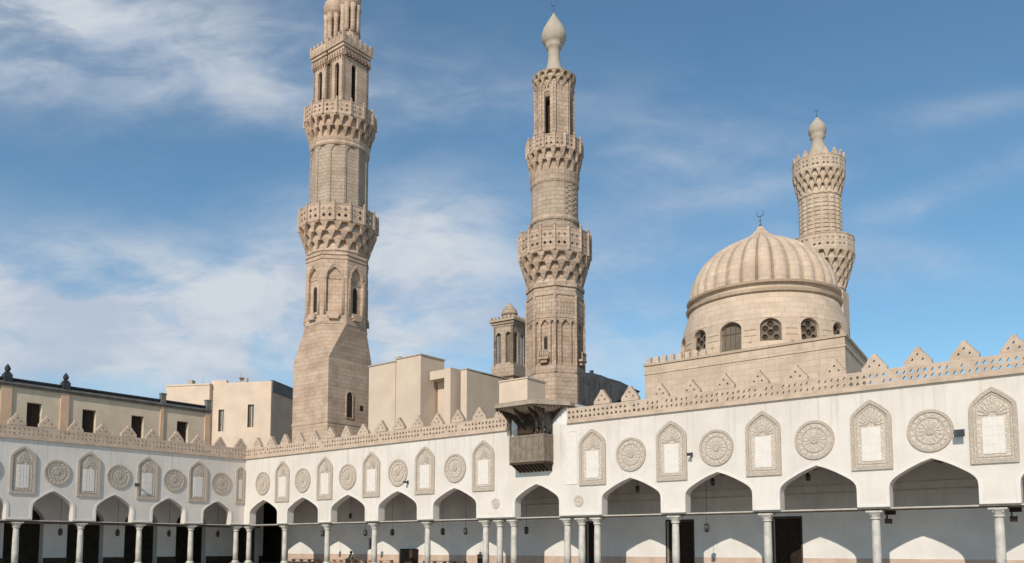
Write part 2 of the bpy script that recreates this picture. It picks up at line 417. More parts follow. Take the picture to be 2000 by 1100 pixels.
TH = .60
def facade(loc, rz, label, x0, x1, arches, piers, niches, roundels, cut=None, gap=None, small=(), cols=None, niche_hw=.93, panels=(), group=None, mer_x=()):
    root = empty('arcade', loc, rz, label, 'arcade', group)
    # wall with arch notches along its lower edge
    out = []
    for (c, hw, za) in arches:
        a = arch(c, hw, 3.42, 4.28, za)
        out += list(reversed(a))
    outline = [(x0, 3.42)] + out + [(x1, 3.42), (x1, 9.0), (x0, 9.0)]
    if cut: # opening for the balcony reaching the wall top
        a, b, z = cut
        outline = [(x0, 3.42)] + out + [(x1, 3.42), (x1, 9.0), (b, 9.0), (b, z), (a, z), (a, 9.0), (x0, 9.0)]
    m = MB(); m.plate(outline, [], I, TH)
    m.build('wall', M['plaster'], root)
    # raised band round each arch and impost strip below each pier
    for (c, hw, za) in arches:
        m = MB(); k = (hw + .2) / hw
        o_ = arch(c, hw + .17, 3.44, 4.24, za + .16); i_ = arch(c, hw + .004, 3.44, 4.28, za + .004)
        lp = o_[:] + list(reversed(i_))
        m.plate(lp, [], lambda x, d, z: (x, -.035 + d, z), .035)
        m.build('arch_moulding', M['trim'], root)
    spans = [x0] + [q for c, hw, za in arches for q in (c - hw - .17, c + hw + .17)] + [x1]
    for i in range(0, len(spans), 2):
        if spans[i + 1] - spans[i] > .1: boxes(root, 'impost', M['trim'], [(spans[i] + .003, spans[i + 1] - .003, -.05, 0, 3.44, 3.56)])
    # tie beams
    m = MB(); m.box(x0, x1, .12, .42, 3.345, 3.415); m.build('tie_beam', M['tie'], root)
    m = MB(); m.box(x0, x1, .15, .5, 3.275, 3.342); m.build('tie_dark_strip', M['woodd'], root)  # dark strip running along beneath the tie beam
    # columns
    proto = None
    for c in (cols or piers):
        if proto is None: proto = column_proto(root, c)
        else: copy(proto, root, (c, .30, 0))
    proto = None
    for c in niches:
        if proto is None: proto = niche_proto(root, c, niche_hw, pw=.43 * niche_hw / .93)
        else: copy(proto, root, (c, 0, 0))
    proto = None
    for c, r in roundels:
        if proto is None: proto = roundel_proto(root, c, r)
        else: copy(proto, root, (c, 0, 0))
    for c, z in small:
        m = MB(); q = lambda r: [(r * math.cos(2 * math.pi * i / 24), z + r * math.sin(2 * math.pi * i / 24)) for i in range(24)]
        m.plate(q(.30), [], lambda x, d, z: (x, -.03 + d, z), .03); m.plate(q(.33), [q(.24)], lambda x, d, z: (x, -.06 + d, z), .06)
        m.plate(q(.1), [], lambda x, d, z: (x, -.05 + d, z), .05)
        o = m.build('boss', M['stucco'], root); o.location = (c, 0, 0)
    for (a, b, z0, z1) in panels:
        m = MB(); m.plate([(a, z0), (b, z0), (b, z1), (a, z1)], [[(a + .1, z0 + .1), (b - .1, z0 + .1), (b - .1, z1 - .1), (a + .1, z1 - .1)]], lambda x, d, z: (x, -.04 + d, z), .04)
        m.box(a + .1, b - .1, -.012, 0, z0 + .1, z1 - .1)
        m.build('plain_panel', M['panel'], root)
    # cornice, pierced parapet, rail, merlons
    segs = [(x0, x1)] if not gap else [(x0, gap[0]), (gap[1], x1)]
    for a, b in segs:
        m = MB(); m.box(a, b, -.14, TH, 9.003, 9.09); m.box(a, b, -.09, TH, 9.093, 9.215)
        m.build('cornice', M['crest'], root)
        m = MB(); lattice(m, a, b); m.box(a, b, -.045, .125, 9.823, 9.925)
        m.build('pierced_parapet', M['crest'], root)
    proto = None
    for c in mer_x:
        if gap and gap[0] - .6 < c < gap[1] + .6: continue
        if proto is None: proto = merlon_proto(root, c)
        else:
            q = copy(proto, root, (c + random.uniform(-.03, .03), .12, 0))
            sc_ = random.uniform(.93, 1.05); q.scale = (sc_, 1, random.uniform(.994, 1.006)); q.rotation_euler = (random.uniform(-.002, .001), 0, random.uniform(-.05, .05))
    return root

# long sunlit side (local x runs along T from the corner)
archR = [(2.75, 1.93, 5.45), (7.98, 1.96, 5.47), (13.44, 1.95, 5.47), (18.82, 1.98, 5.52), (24.33, 1.97, 5.5), (31.25, 1.72, 5.45), (37.95, 1.93, 5.5), (43.28, 1.9, 5.53), (48.5, 1.87, 5.56), (53.68, 1.84, 5.58), (58.95, 1.84, 5.58), (64.2, 1.84, 5.58)]
nichR = [5.3, 10.7, 16.05, 21.55, 26.9, 35.4, 40.6, 45.83, 51.12, 56.2, 61.5]
colR = [.35, 5.35, 10.72, 16.1, 21.55, 26.85, 28.05, 29.2, 33.35, 34.4, 35.5, 40.6, 45.82, 51.1, 56.2, 61.5]
rounR = [(c, .97) for c in (2.6, 7.95, 13.4, 18.85, 24.4, 38.02, 43.25, 48.45, 53.68, 58.95)]
merR = [1.57 + 1.916 * i for i in range(-0, 34)]
RF = facade(C0, ANG, 'long white arcade in full sun with a wooden balcony over its middle arch', 0.0, 67., archR, None, nichR, rounR,
            cut=(29.95, 32.45, 6.75), gap=(29.1, 33.6), small=[(27.95, 4.35), (34.4, 4.3)], cols=colR, panels=[(33.45, 34.3, 5.3, 8.6)], mer_x=merR)
# short side in grazing light (local x runs along NB, the corner at its right end)
archL = [(-15.5, 1.36, 5.5), (-11.12, 1.36, 5.45), (-6.8, 1.34, 5.4), (-2.57, 1.26, 5.32), (-19.9, 1.36, 5.5), (-24.3, 1.36, 5.5), (-28.7, 1.36, 5.5)]
archL.sort()
nichL = [-30.9, -26.5, -22.1, -17.6, -13.12, -8.68, -4.4, -.42]
colL = [-30.9, -26.5, -22.1, -17.72, -13.4, -9.0, -4.7, -.55]
rounL = [(c, .9) for c in (-24.3, -19.9, -15.35, -10.93, -6.5, -2.33)]
merL = [-.5 - 1.95 * i for i in range(16)]
LF = facade(C0, ANG + R(90), 'short white arcade at the left with dark bays behind its columns', -32.3, -0.003, archL, None, nichL[:-1], rounL, cols=colL, niche_hw=.84, mer_x=merL)
# narrow half-hidden niche beside the corner
m_ = niche_proto(LF, -.50, .44, z1=8.4, pw=.18)

# ---- inside the long arcade: back wall, ceiling, roof
W0 = 5.0
doorsR = [(10.15, 10.7, 1.35, 2.25), (31.62, 32.2, .0, 3.15), (37.55, 39.3, 0, 3.12), (44.3, 45.85, 0, 3.17)]
out = [(-1.6, 0.004)]
holes = []
for a, b, z0, z1 in doorsR:
    if z0 < .1: out += [(a, .004), (a, z1), (b, z1), (b, .004)]
    else: holes.append([(a, z0), (b, z0), (b, z1), (a, z1)])
out += [(67, .004), (67, 8.7), (-1.6, 8.7)]
b = MB(); b.plate(out, holes, lambda x, d, z: (x, W0 + d, z), .4); bw = b.build('back_wall', M['inner'], RF)
dd = [-1.6] + [q for a, c, z0, z1 in doorsR if z0 < .1 for q in (a - .08, c + .08)] + [67]
for i in range(0, len(dd), 2): boxes(RF, 'dado', M['dado'], [(dd[i] + .002, dd[i + 1] - .002, W0 - .03, W0, .006, .95)])
boxes(RF, 'picture_rail', M['tie'], [(26.5, 66.9, W0 - .06, W0, 4.45, 4.52), (26.5, 66.9, W0 - .05, W0, 4.9, 4.95)])
boxes(RF, 'ceiling', M['beam'], [(-1.5, 66.9, TH + .003, W0 - .003, 5.95, 6.1)] + [(x, x + .16, TH + .003, W0 - .1, 5.78, 5.947) for x in [i * .9 - 1 for i in range(75)]])
boxes(RF, 'roof', M['roofing'], [(-5.0, 67, TH + .003, W0 + .4, 8.75, 8.9)])
boxes(RF, 'end_wall', M['inner'], [(66.6, 67, TH + .003, W0 - .003, .004, 8.7)])
for a, c, z0, z1 in doorsR:
    if z0 < .1:
        d = boxes(RF, 'door', M['door'], [(a, c, W0 + .22, W0 + .3, .01, z1)])
        boxes(d, 'door_panel', M['door'], [(a + .12, (a + c) / 2 - .05, W0 + .19, W0 + .218, .3, 1.4), ((a + c) / 2 + .05, c - .12, W0 + .19, W0 + .218, .3, 1.4), (a + .12, (a + c) / 2 - .05, W0 + .19, W0 + .218, 1.55, z1 - .2), ((a + c) / 2 + .05, c - .12, W0 + .19, W0 + .218, 1.55, z1 - .2)])
        boxes(d, 'door_frame', M['woodd'], [(a - .08, a - .002, W0 - .05, W0 + .1, .01, z1 + .1), (c + .002, c + .08, W0 - .05, W0 + .1, .01, z1 + .1), (a - .002 + .001, c + .001, W0 - .045, W0 + .1, z1 + .003, z1 + .1)])
    else:
        boxes(RF, 'wall_hatch', M['door'], [(a, c, W0 + .2, W0 + .25, z0, z1)])
boxes(RF, 'upper_wall', M['upper'], [(-1.6, 66.59, W0 - .015, W0 - .002, 3.5, 5.94)])
g = MB(); g.box(-5, 66.6, .3, W0 - .01, .004, .012)
q = g.build('arcade_carpet', M['carpet']); q.location = C0; q.rotation_euler = (0, 0, ANG); tag(q, kind='structure')
# deep dark room seen through the corner bay
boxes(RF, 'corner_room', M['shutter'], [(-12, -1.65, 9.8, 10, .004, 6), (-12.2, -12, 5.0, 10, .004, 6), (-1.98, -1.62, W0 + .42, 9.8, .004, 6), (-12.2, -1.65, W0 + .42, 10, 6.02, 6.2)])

# ---- inside the short arcade (LF local: x along NB, depth +y)
piersL = [(-17.9 - 4.5, -16.2 - 4.5), (-18.3, -16.75), (-14.0, -12.3), (-9.47, -7.8), (-4.98, -3.35), (-.45, 1.64)]
out = [(-32.3, .004)]
opn = [(-25., 1.55), (-20.5, 1.3), (-15.4, 1.38), (-10.9, 1.4), (-6.39, 1.4), (-1.9, 1.42), (3.6, 1.35)]
for c, hw in opn:
    out += list(reversed(arch(c, hw, .004, 3.5, 4.95)))
out += [(5.4, .004), (5.4, 8.7), (-32.3, 8.7)]
b = MB(); b.plate(out, [], lambda x, d, z: (x, 5.0 + d, z), .7); b.build('inner_wall', M['inner'], LF)
b = MB()
xs = [-32.3] + [q for c, hw in opn for q in (c - hw - .03, c + hw + .03)] + [5.4]
for i in range(0, len(xs), 2): boxes(LF, 'dado', M['woodd'], [(xs[i] + .002, xs[i + 1] - .002, 4.95, 5.0, .006, .72)])
boxes(LF, 'inner_rail', M['beam'], [(-32.3, 5.0, 4.92, 4.997, 3.28, 3.42)])
boxes(LF, 'ceiling', M['beam'], [(-32.3, 4.9, TH + .003, 4.99, 5.80, 5.92)])
boxes(LF, 'roof', M['roofing'], [(-32.3, -.05, TH + .003, 5.7, 8.75, 8.9)])
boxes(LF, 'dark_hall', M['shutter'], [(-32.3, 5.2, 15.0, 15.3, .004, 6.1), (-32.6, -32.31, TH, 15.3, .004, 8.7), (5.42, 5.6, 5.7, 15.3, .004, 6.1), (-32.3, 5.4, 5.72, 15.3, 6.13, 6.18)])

# ------------------------------------------------------------------ balcony over the middle arch (part of the long arcade)
bal = MB(); bx0, bx1, by = 29.88, 32.54, -1.0
bal.box(bx0, bx1, by, -.003, 6.62, 6.75)
for i in range(9): # row of small brackets
    x = bx0 + .1 + i * (bx1 - bx0 - .3) / 8
    bal.loft([[(x, -.1, 6.2), (x + .12, -.1, 6.2), (x + .12, -.02, 6.2), (x, -.02, 6.2)], [(x, by + .05, 6.617), (x + .12, by + .05, 6.617), (x + .12, -.02, 6.617), (x, -.02, 6.617)]])
balc = bal.build('balcony', M['woodd'], RF)
boxes(balc, 'floor', M['woodd'], [(bx0 + .1, bx1 - .1, by + .1, 1.19, 7.06, 7.195)])
b = MB()
def rail_side(F, L):
    b.box(0, L, 0, .07, 6.76, 6.9, F); b.box(0, L, 0, .08, 8.3, 8.42, F); b.box(.003, L - .003, .01, .06, 7.5, 7.58, F)
    n = max(2, int(L / .42)); c = L / n
    for i in range(n + 1): b.box(max(0, i * c - .035), min(L, i * c + .035), -.01, .065, 6.903, 8.297, F)
    for i in range(n):
        b.box(i * c + .04, (i + 1) * c - .04, .025, .05, 6.905, 7.497, F); b.box(i * c + .04, (i + 1) * c - .04, .025, .05, 7.585, 8.297, F)
        b.box(i * c + .11, (i + 1) * c - .11, .012, .024, 7.0, 7.4, F); b.box(i * c + .11, (i + 1) * c - .11, .012, .024, 7.7, 8.2, F)
rail_side(lambda x, d, z: (bx0 + x, by + d, z), bx1 - bx0)
rail_side(lambda x, d, z: (bx1 - d, by + .085 + x, z), 1.0 - .09)
rail_side(lambda x, d, z: (bx0 + d, by + .085 + x, z), 1.0 - .09)
b.build('railing', M['wood'], balc)
for px, py in ((bx0 + .06, by + .05), (bx1 - .06, by + .05), (31.95, by + .05), (bx0 + .06, -.12), (bx1 - .06, -.12)):
    b = MB(); b.loft([ngon(.055, 8, 0, 8.42, (px, py)), ngon(.05, 8, 0, 9.3, (px, py)), ngon(.075, 8, 0, 9.42, (px, py)), ngon(.07, 8, 0, 9.98, (px, py))])
    b.build('post', M['woodd'], balc)
def Zt(pts, z): return [(x, y, z) for x, y in pts]
cpts = [(28.9, .55), (28.9, 0), (29.5, -2), (32.4, -2), (33.8, 0), (33.8, .55)]
cx, cy = 31.3, 0
ins = lambda k: [(cx + (x - cx) * k, cy + (y - cy) * k if y < 0 else y) for x, y in cpts]
b = MB(); b.loft([Zt(cpts, 10.12), Zt(cpts, 10.34), Zt(ins(.85), 10.46), Zt(ins(.5), 10.6)], (False, True))
b.loft([Zt(ins(.62), 9.85), Zt(ins(.95), 10.08), Zt(ins(.985), 10.117)], (True, True))
cano = b.build('canopy', M['canopy'], balc)
b = MB() # valance boards and eave brackets
ring = cpts[1:5]
for i in range(3):
    (xa, ya), (xb, yb) = ring[i], ring[i + 1]
    L = math.hypot(xb - xa, yb - ya); n = int(L / .22); ux, uy = (xb - xa) / L, (yb - ya) / L
    for k in range(n):
        s0, s1 = k * L / n + .01, (k + 1) * L / n - .01; zz = 9.93 - .05 * (k % 2)
        F = lambda x, d, z, xa=xa, ya=ya, ux=ux, uy=uy: (xa + ux * x - uy * (d + .03), ya + uy * x + ux * (d + .03), z)
        b.plate([(s0, 10.115), ((s0 + s1) / 2, zz), (s1, 10.115)][::-1], [], F, .03)
b.build('valance', M['woodd'], cano)
for x, y, tx, ty in ((bx0 + .06, by, 29.7, -1.8), (bx1 - .06, by, 32.3, -1.8), (31.95, by, 31.9, -1.85), (bx0 + .06, -.2, 29.1, -.3), (bx1 - .06, -.2, 33.5, -.3), (30.9, by, 30.8, -1.85)):
    b = MB(); b.loft([[(x - .05, y, 9.2), (x + .05, y, 9.2), (x + .05, y + .08, 9.2), (x - .05, y + .08, 9.2)], [(tx - .05, ty, 10.08), (tx + .05, ty, 10.08), (x + .05, y + .08, 10.08), (x - .05, y + .08, 10.08)]])
    b.build('eave_bracket', M['woodd'], balc)
# carved screen filling the left half of the opening, loggia room behind
b = MB()
b.box(30.05, 31.25, -.42, -.36, 6.76, 9.84)
for i in range(7): b.box(30.08 + i * .165, 30.14 + i * .165, -.46, -.423, 6.8, 9.8)
for i in range(9): b.box(30.05, 31.25, -.49, -.463, 6.9 + i * .34, 6.95 + i * .34)
b.build('carved_screen', M['woodd'], balc)
boxes(balc, 'loggia', M['inner'], [(29.3, 33.4, 1.2, 1.4, 6.0, 10.1), (29.3, 29.5, TH + .003, 1.197, 6., 10.1), (33.2, 33.4, TH + .003, 1.197, 6., 10.1), (29.503, 33.197, TH + .003, 1.197, 6.5, 6.72), (28.9, 33.8, .56, 2.6, 10.11, 10.3),
                                   (29.1, 29.9, .003, TH, 9.003, 10.1), (32.5, 33.6, .003, TH, 9.003, 10.1)])

# ------------------------------------------------------------------ minarets
def arched_side(stone, back, F, w, z0, z1, holes, depth, backm=None):
    stone.plate([(-w / 2, z0), (w / 2, z0), (w / 2, z1), (-w / 2, z1)], holes, F, depth, back=False, side=True)
def shaft_stage(root, name, m, n, ph, ap, z0, z1, hole_fn, depth=.22, backmat=None):
    """n-sided stage; hole_fn(k, width) -> list of loops recessed on side k, backs filled"""
    s = MB(); w = 2 * ap * math.tan(math.pi / n)
    for k in range(n):
        F = facetF(ap, k, n, ph); hs = hole_fn(k, w)
        stonel = [h for h in hs if h]
        s.plate([(-w / 2, z0), (w / 2, z0), (w / 2, z1), (-w / 2, z1)], stonel, F, depth, back=False)
        s.plate([(-w / 2 + depth * .45, z0 + .01), (w / 2 - depth * .45, z0 + .01), (w / 2 - depth * .45, z1 - .01), (-w / 2 + depth * .45, z1 - .01)], [], lambda x, d, z, F=F: F(x, d + depth - .001, z), .02, side=False)
    s.loft([ngon(ap, n, ph, z1 - .001), ngon(ap, n, ph, z1)], (True, True))
    return s.build(name, m, root)
def dark_windows(root, n, ph, ap, sel, loop_fn, m, depth=.03, name='window'):
    w = 2 * ap * math.tan(math.pi / n)
    for k in sel:
        b = MB(); b.plate(loop_fn(w), [], facetF(ap, k, n, ph), depth); b.build(name, m, root)
def muqarnas(root, m, r0, r1, z0, z1, tiers, cells, ph=0., round_=24, name='muqarnas', gap=.30):
    b = MB(); hh = (z1 - z0) / tiers
    b.lathe([(r0 - .16, z0 - .62), (r0 - .1, z0 - .5), (r0 - .04, z0 - .3), (r0 + .03, z0 - .26), (r0 + .03, z0 - .12), (r0 - .02, z0 + .02)], round_, ph=ph, smooth=False)
    for t in range(tiers):
        ra = r0 + (r1 - r0) * (t / tiers) ** 1.0; rb = r0 + (r1 - r0) * (t + 1) / tiers
        za = z0 + t * hh; zb = za + hh
        # core behind the cells and slab above
        b.lathe([(ra - .06, za), (ra - .16, zb - .08)], round_, ph=ph, smooth=False, cap=(False, False))
        b.lathe([(rb, zb - .09), (rb + .03, zb)], round_, ph=ph, smooth=False)
        for i in range(cells):
            a = ph + 2 * math.pi * (i + .5 * (t % 2)) / cells; pitch = 2 * math.pi * rb / cells; hw = pitch * (1 - gap) / 2
            ca, sa = math.cos(a), math.sin(a)
            Fq = lambda x, r, z: (ca * r - sa * x, sa * r + ca * x, z)
            b.loft([[Fq(-.03, ra - .12, za - .05), Fq(.03, ra - .12, za - .05), Fq(.03, ra + .04, za - .05), Fq(-.03, ra + .04, za - .05)],
                    [Fq(-hw * .6, ra - .12, za + hh * .4), Fq(hw * .6, ra - .12, za + hh * .4), Fq(hw * .45, ra * .4 + rb * .6, za + hh * .4), Fq(-hw * .45, ra * .4 + rb * .6, za + hh * .4)],
                    [Fq(-hw, ra - .12, zb - .095), Fq(hw, ra - .12, zb - .095), Fq(hw, rb, zb - .095), Fq(-hw, rb, zb - .095)]])
    return b.build(name, m, root)
def parapet(root, m, n, ph, ap, z0, h, th=.14, knob=True, cols=3, crest=False):
    b = MB(); w = 2 * ap * math.tan(math.pi / n)
    for k in range(n):
        F = facetF(ap, k, n, ph); hs = []
        q = w * .8 / cols
        for i in range(cols):
            for j in range(2):
                cxx = (i - (cols - 1) / 2) * q; cz = z0 + h * (.32 + .36 * j); r = min(q * .33, h * .13)
                hs.append([(cxx, cz - r), (cxx + r, cz), (cxx, cz + r), (cxx - r, cz)])
        b.plate([(-w / 2, z0), (w / 2, z0), (w / 2, z0 + h), (-w / 2, z0 + h)], hs, F, th)
        b.box(-w / 2, w / 2, -.04, th + .03, z0 + h + .003, z0 + h + .08, F)
        if crest:
            b.plate([(-w * .32, z0 + h + .083), (w * .32, z0 + h + .083), (w * .24, z0 + h + .42), (0, z0 + h + .8), (-w * .24, z0 + h + .42)], [], F, th)
    pr = b.build('balcony_parapet', m, root)
    if knob:
        for c in ngon(ap, n, ph, 0):
            kb = MB()
            kb.box(c[0] - .11, c[0] + .11, c[1] - .11, c[1] + .11, z0, z0 + h + .14)
            kb.lathe([(.05, z0 + h + .14), (.13, z0 + h + .26), (.09, z0 + h + .38), (.01, z0 + h + .5)], 8, (c[0], c[1]))
            kb.build('parapet_post', m, pr)
    return pr
def finial(root, z, s=1., m=None, crescent=True, c=(0, 0)):
    b = MB(); b.lathe([(.035 * s, z - .1), (.03 * s, z + .1), (.12 * s, z + .22 * s), (.03 * s, z + .34 * s), (.02 * s, z + .5 * s), (.08 * s, z + .6 * s), (.02 * s, z + .7 * s), (.012, z + .95 * s)], 10, c)
    if crescent:
        n = 18; pts = []
        for i in range(n + 1):
            a = R(-60) + R(300) * i / n + R(-0); a = R(120) + R(300) * i / n
            pts.append((a, .028 * s * math.sin(math.pi * i / n) + .006))
        ring = []
        for a, w in pts:
            Rr = .27 * s; ox, oz = Rr * math.cos(a), Rr * math.sin(a)
            ring.append([(c[0] + ox + w * math.cos(a) * ca, c[1] + w * sa, z + 1.2 * s + oz + w * math.sin(a) * ca) for ca, sa in ((1, 0), (0, 1), (-1, 0), (0, -1))])
        b.loft(ring, smooth=True)
    return b.build('finial', m or M['brass'], root)

# --- tall twin-headed minaret
TW = empty('minaret', Vector((-18.85, 88.0, 0)), ANG, 'tallest minaret with a square base and two slender shafts at its top', 'minaret')
m1 = M['tower']
b = MB(); hb = 2.92; bxo = -.50
def sq8(h, c, z): return [(c + x, y, z) for x, y in ((h, -h), (h, -h), (h, h), (h, h), (-h, h), (-h, h), (-h, -h), (-h, -h))]
def oct8(ap, c, z):
    s = ap * math.tan(math.pi / 8)
    return [(c + x, y, z) for x, y in ((s, -ap), (ap, -s), (ap, s), (s, ap), (-s, ap), (-ap, s), (-ap, -s), (-s, -ap))]
b.box(bxo - hb, bxo + hb, -hb, hb, 0, 21.0)
b.loft([sq8(hb, bxo, 21.0), oct8(3.14, 0, 24.6)], (False, True))
b.box(bxo - hb - .05, bxo + hb + .05, -hb - .05, hb + .05, 14.2, 14.5)
tb = b.build('base', m1, TW)
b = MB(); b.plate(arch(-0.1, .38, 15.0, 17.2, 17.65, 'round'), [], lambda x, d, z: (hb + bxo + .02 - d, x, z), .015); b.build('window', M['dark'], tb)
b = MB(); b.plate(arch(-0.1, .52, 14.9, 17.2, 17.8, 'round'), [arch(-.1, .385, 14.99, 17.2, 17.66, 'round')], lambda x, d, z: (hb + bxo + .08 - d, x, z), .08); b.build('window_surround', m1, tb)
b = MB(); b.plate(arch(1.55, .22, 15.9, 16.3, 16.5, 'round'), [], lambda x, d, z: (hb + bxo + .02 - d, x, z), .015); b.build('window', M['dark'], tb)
def h1(k, w):
    return [arch(0, w * .30, 25.9, 29.6, 30.7, 'keel')]
s1 = shaft_stage(TW, 'lower_shaft', m1, 8, 0, 3.14, 24.6, 32.2, h1, .26)
b = MB()
for k in range(8):
    F = facetF(3.14, k, 8, 0)
    for x in (-.86, .86, -1.0, 1.0): b.lathe([(.07, 25.6), (.06, 29.5)], 8, F(x, -.03, 0)[:2])
    b.box(-.62, .62, -.28, 0, 25.35, 25.7, F); b.box(-.5, .5, -.3, -.0, 25.1, 25.35, F)
    b.plate(arch(0, .86, 29.62, 29.7, 31.2), [arch(0, .74, 29.65, 29.7, 30.95)], lambda x, d, z, F=F: F(x, d - .07, z), .07)
b.build('engaged_colonnettes', m1, s1)
b = MB()
for k in range(8):
    F = facetF(3.14, k, 8, 0); b.box(-1.28, 1.28, -.06, 0, 31.5, 31.7, F); b.box(-1.28, 1.28, -.1, 0, 31.95, 32.2, F); b.box(-1.3, 1.3, -.05, 0, 24.6, 24.78, F)
b.build('string_course', m1, s1)
for k in (0, 2, 4, 6):
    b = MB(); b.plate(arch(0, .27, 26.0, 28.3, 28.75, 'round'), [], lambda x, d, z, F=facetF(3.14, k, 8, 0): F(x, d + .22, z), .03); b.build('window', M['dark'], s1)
muqarnas(TW, m1, 3.25, 4.15, 32.7, 35.3, 3, 18, 0, 16, gap=.42)
parapet(TW, m1, 16, R(11.25), 4.12, 35.32, 1.75, cols=2)
s2 = shaft_stage(TW, 'upper_shaft', M['greystone'], 12, R(15), 3.05, 35.3, 44.8, lambda k, w: [arch(0, w * .36, 37.6, 43.2, 44.1, 'keel')], .08)
b = MB(); b.lathe([(3.2, 44.0), (3.26, 44.2), (3.2, 44.4), (3.3, 44.8)], 24, smooth=False); b.lathe([(3.2, 37.2), (3.2, 37.45)], 24, smooth=False); b.build('string_course', m1, s2)
muqarnas(TW, m1, 3.2, 3.8, 45.0, 47.0, 2, 24, 0, 16, gap=.5)
parapet(TW, m1, 16, R(11.25), 3.78, 47.02, 1.4, cols=2)
# two slender rectangular shafts side by side
for cxx in (-1.42, 1.42):
    hx, hy, zt = 1.12, 1.75, 55.1
    s = MB()
    def face(F, w, loops): s.plate([(-w, 47.0), (w, 47.0), (w, zt), (-w, zt)], loops, F, .3, back=False)
    face(lambda x, d, z: (cxx + x, -hy + d, z), hx, [arch(0, .34, 49.3, 53.0, 53.5, 'round')])
    face(lambda x, d, z: (cxx - x, hy - d, z), hx, [arch(0, .34, 49.3, 53.0, 53.5, 'round')])
    face(lambda x, d, z: (cxx + hx - d, x, z), hy, [arch(-.3, .36, 49.3, 53.0, 53.5, 'round')])
    face(lambda x, d, z: (cxx - hx + d, -x, z), hy, [arch(-.3, .36, 49.3, 53.0, 53.5, 'round')])
    tw = s.build('head_shaft', m1, TW)
    boxes(tw, 'dark_interior', M['dark'], [(cxx - hx + .5, cxx + hx - .5, -hy + .6, hy - .6, 47.2, 54.8)])  # block coloured near-black for the shade behind the slots
    c = MB()
    for i, (o, z) in enumerate(((.08, 54.6), (.22, 54.95), (.36, 55.3))):
        c.box(cxx - hx - o * .75, cxx + hx + o * .75, -hy - o, hy + o, z, z + .30)
    for i in range(6):
        for sy in (-1, 1):
            x = cxx - hx + .1 + i * (2 * hx - .2) / 5; c.box(x - .09, x + .09, sy * (hy + .12) - .2, sy * (hy + .12) + .2, 54.0, 54.595)
        for i2 in range(8):
            y = -hy + .15 + i2 * (2 * hy - .3) / 7
            for sxx in (-1, 1): c.box(cxx + sxx * (hx + .1) - .15, cxx + sxx * (hx + .1) + .15, y - .09, y + .09, 54.0, 54.6)
    c.build('cornice', m1, tw)
    c = MB()
    for sy in (-1, 1):
        for i in range(5):
            x = cxx - hx - .15 + i * (2 * hx + .3) / 4; c.box(x - .12, x + .12, sy * (hy + .28) - .1, sy * (hy + .28) + .1, 55.6, 56.55)
        c.box(cxx - hx - .25, cxx + hx + .25, sy * (hy + .28) - .06, sy * (hy + .28) + .06, 55.6, 56.2)
    for sxx in (-1, 1):
        for i in range(6):
            y = -hy - .1 + i * (2 * hy + .2) / 5; c.box(cxx + sxx * (hx + .2) - .09, cxx + sxx * (hx + .2) + .09, y - .11, y + .11, 55.6, 56.5)
        c.box(cxx + sxx * (hx + .2) - .05, cxx + sxx * (hx + .2) + .05, -hy - .2, hy + .2, 55.6, 56.2)
    c.build('crown_railing', m1, tw)
    # top kiosk (open) and bulb, cut by the frame
    c = MB()
    c.loft([ngon(.98, 8, 0, 55.6, (cxx, 0)), ngon(.92, 8, 0, 57.6, (cxx, 0))])
    for k in range(8):
        q = ngon(.78, 8, 0, 0, (cxx, 0))[k]; c.lathe([(.32, 57.4), (.27, 58.0), (.27, 59.9), (.36, 60.6)], 8, q[:2])
    c.lathe([(.92, 60.5), (1.08, 61.0), (1.16, 61.6), (1.05, 62.1), (.8, 62.5), (.45, 63.4), (.4, 64.2), (.7, 64.8), (.92, 65.6), (.85, 66.3), (.45, 67.2), (.06, 68.1)], 20, (cxx, 0))
    c.build('kiosk', m1, tw)
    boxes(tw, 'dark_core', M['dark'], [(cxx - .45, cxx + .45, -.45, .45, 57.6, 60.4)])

# --- middle minaret behind the balcony
MD = empty('minaret', Vector((3.8, 72.0, 0)), ANG + R(13), 'weathered minaret with a pale bulb top rising straight behind the wooden balcony', 'minaret')
m2 = M['tower2']; PH = R(0)
def h2(k, w): return [arch(-w * .0, w * .20, 17.0, 20.3, 20.9, 'keel'), arch(-w * .36, w * .075, 17.0, 20.5, 20.8, 'round'), arch(w * .36, w * .075, 17.0, 20.5, 20.8, 'round')]
b = MB(); b.loft([ngon(2.42, 8, 0, 0), ngon(2.42, 8, 0, 16.2), ngon(2.32, 8, 0, 16.25)]); b.build('base', m2, MD)
s = shaft_stage(MD, 'lower_shaft', m2, 8, 0, 2.32, 16.2, 24.1, h2, .22)
b = MB()
for k in range(8):
    F = facetF(2.32, k, 8, 0)
    b.box(-.93, .93, -.05, 0, 16.3, 16.55, F); b.box(-.93, .93, -.05, 0, 21.05, 21.25, F); b.box(-.95, .95, -.07, 0, 23.0, 23.15, F); b.box(-.95, .95, -.1, 0, 23.75, 24.1, F)
    if k % 2 == 0:
        b.box(-.5, .5, -.42, 0, 17.4, 17.6, F)
        for q in range(5): b.box(-.46 + q * .2, -.36 + q * .2, -.4, -.3, 17.6, 18.1, F)
        b.box(-.5, .5, -.42, -.3, 18.1, 18.18, F); b.box(-.3, .3, -.3, 0, 17.1, 17.4, F)
    # carved zigzag band
    for q in range(7):
        x = -.84 + q * .28
        b.plate([(x - .12, 21.5), (x, 21.35), (x + .12, 21.5), (x + .12, 22.5), (x, 22.75), (x - .12, 22.5)], [], lambda x, d, z, F=F: F(x, d - .06, z), .06)
b.build('carved_band', m2, s)
dark_windows(s, 8, 0, 2.32 - .19, (0, 2, 4, 6), lambda w: arch(0, .16, 18.2, 19.2, 19.5, 'round'), M['dark'])
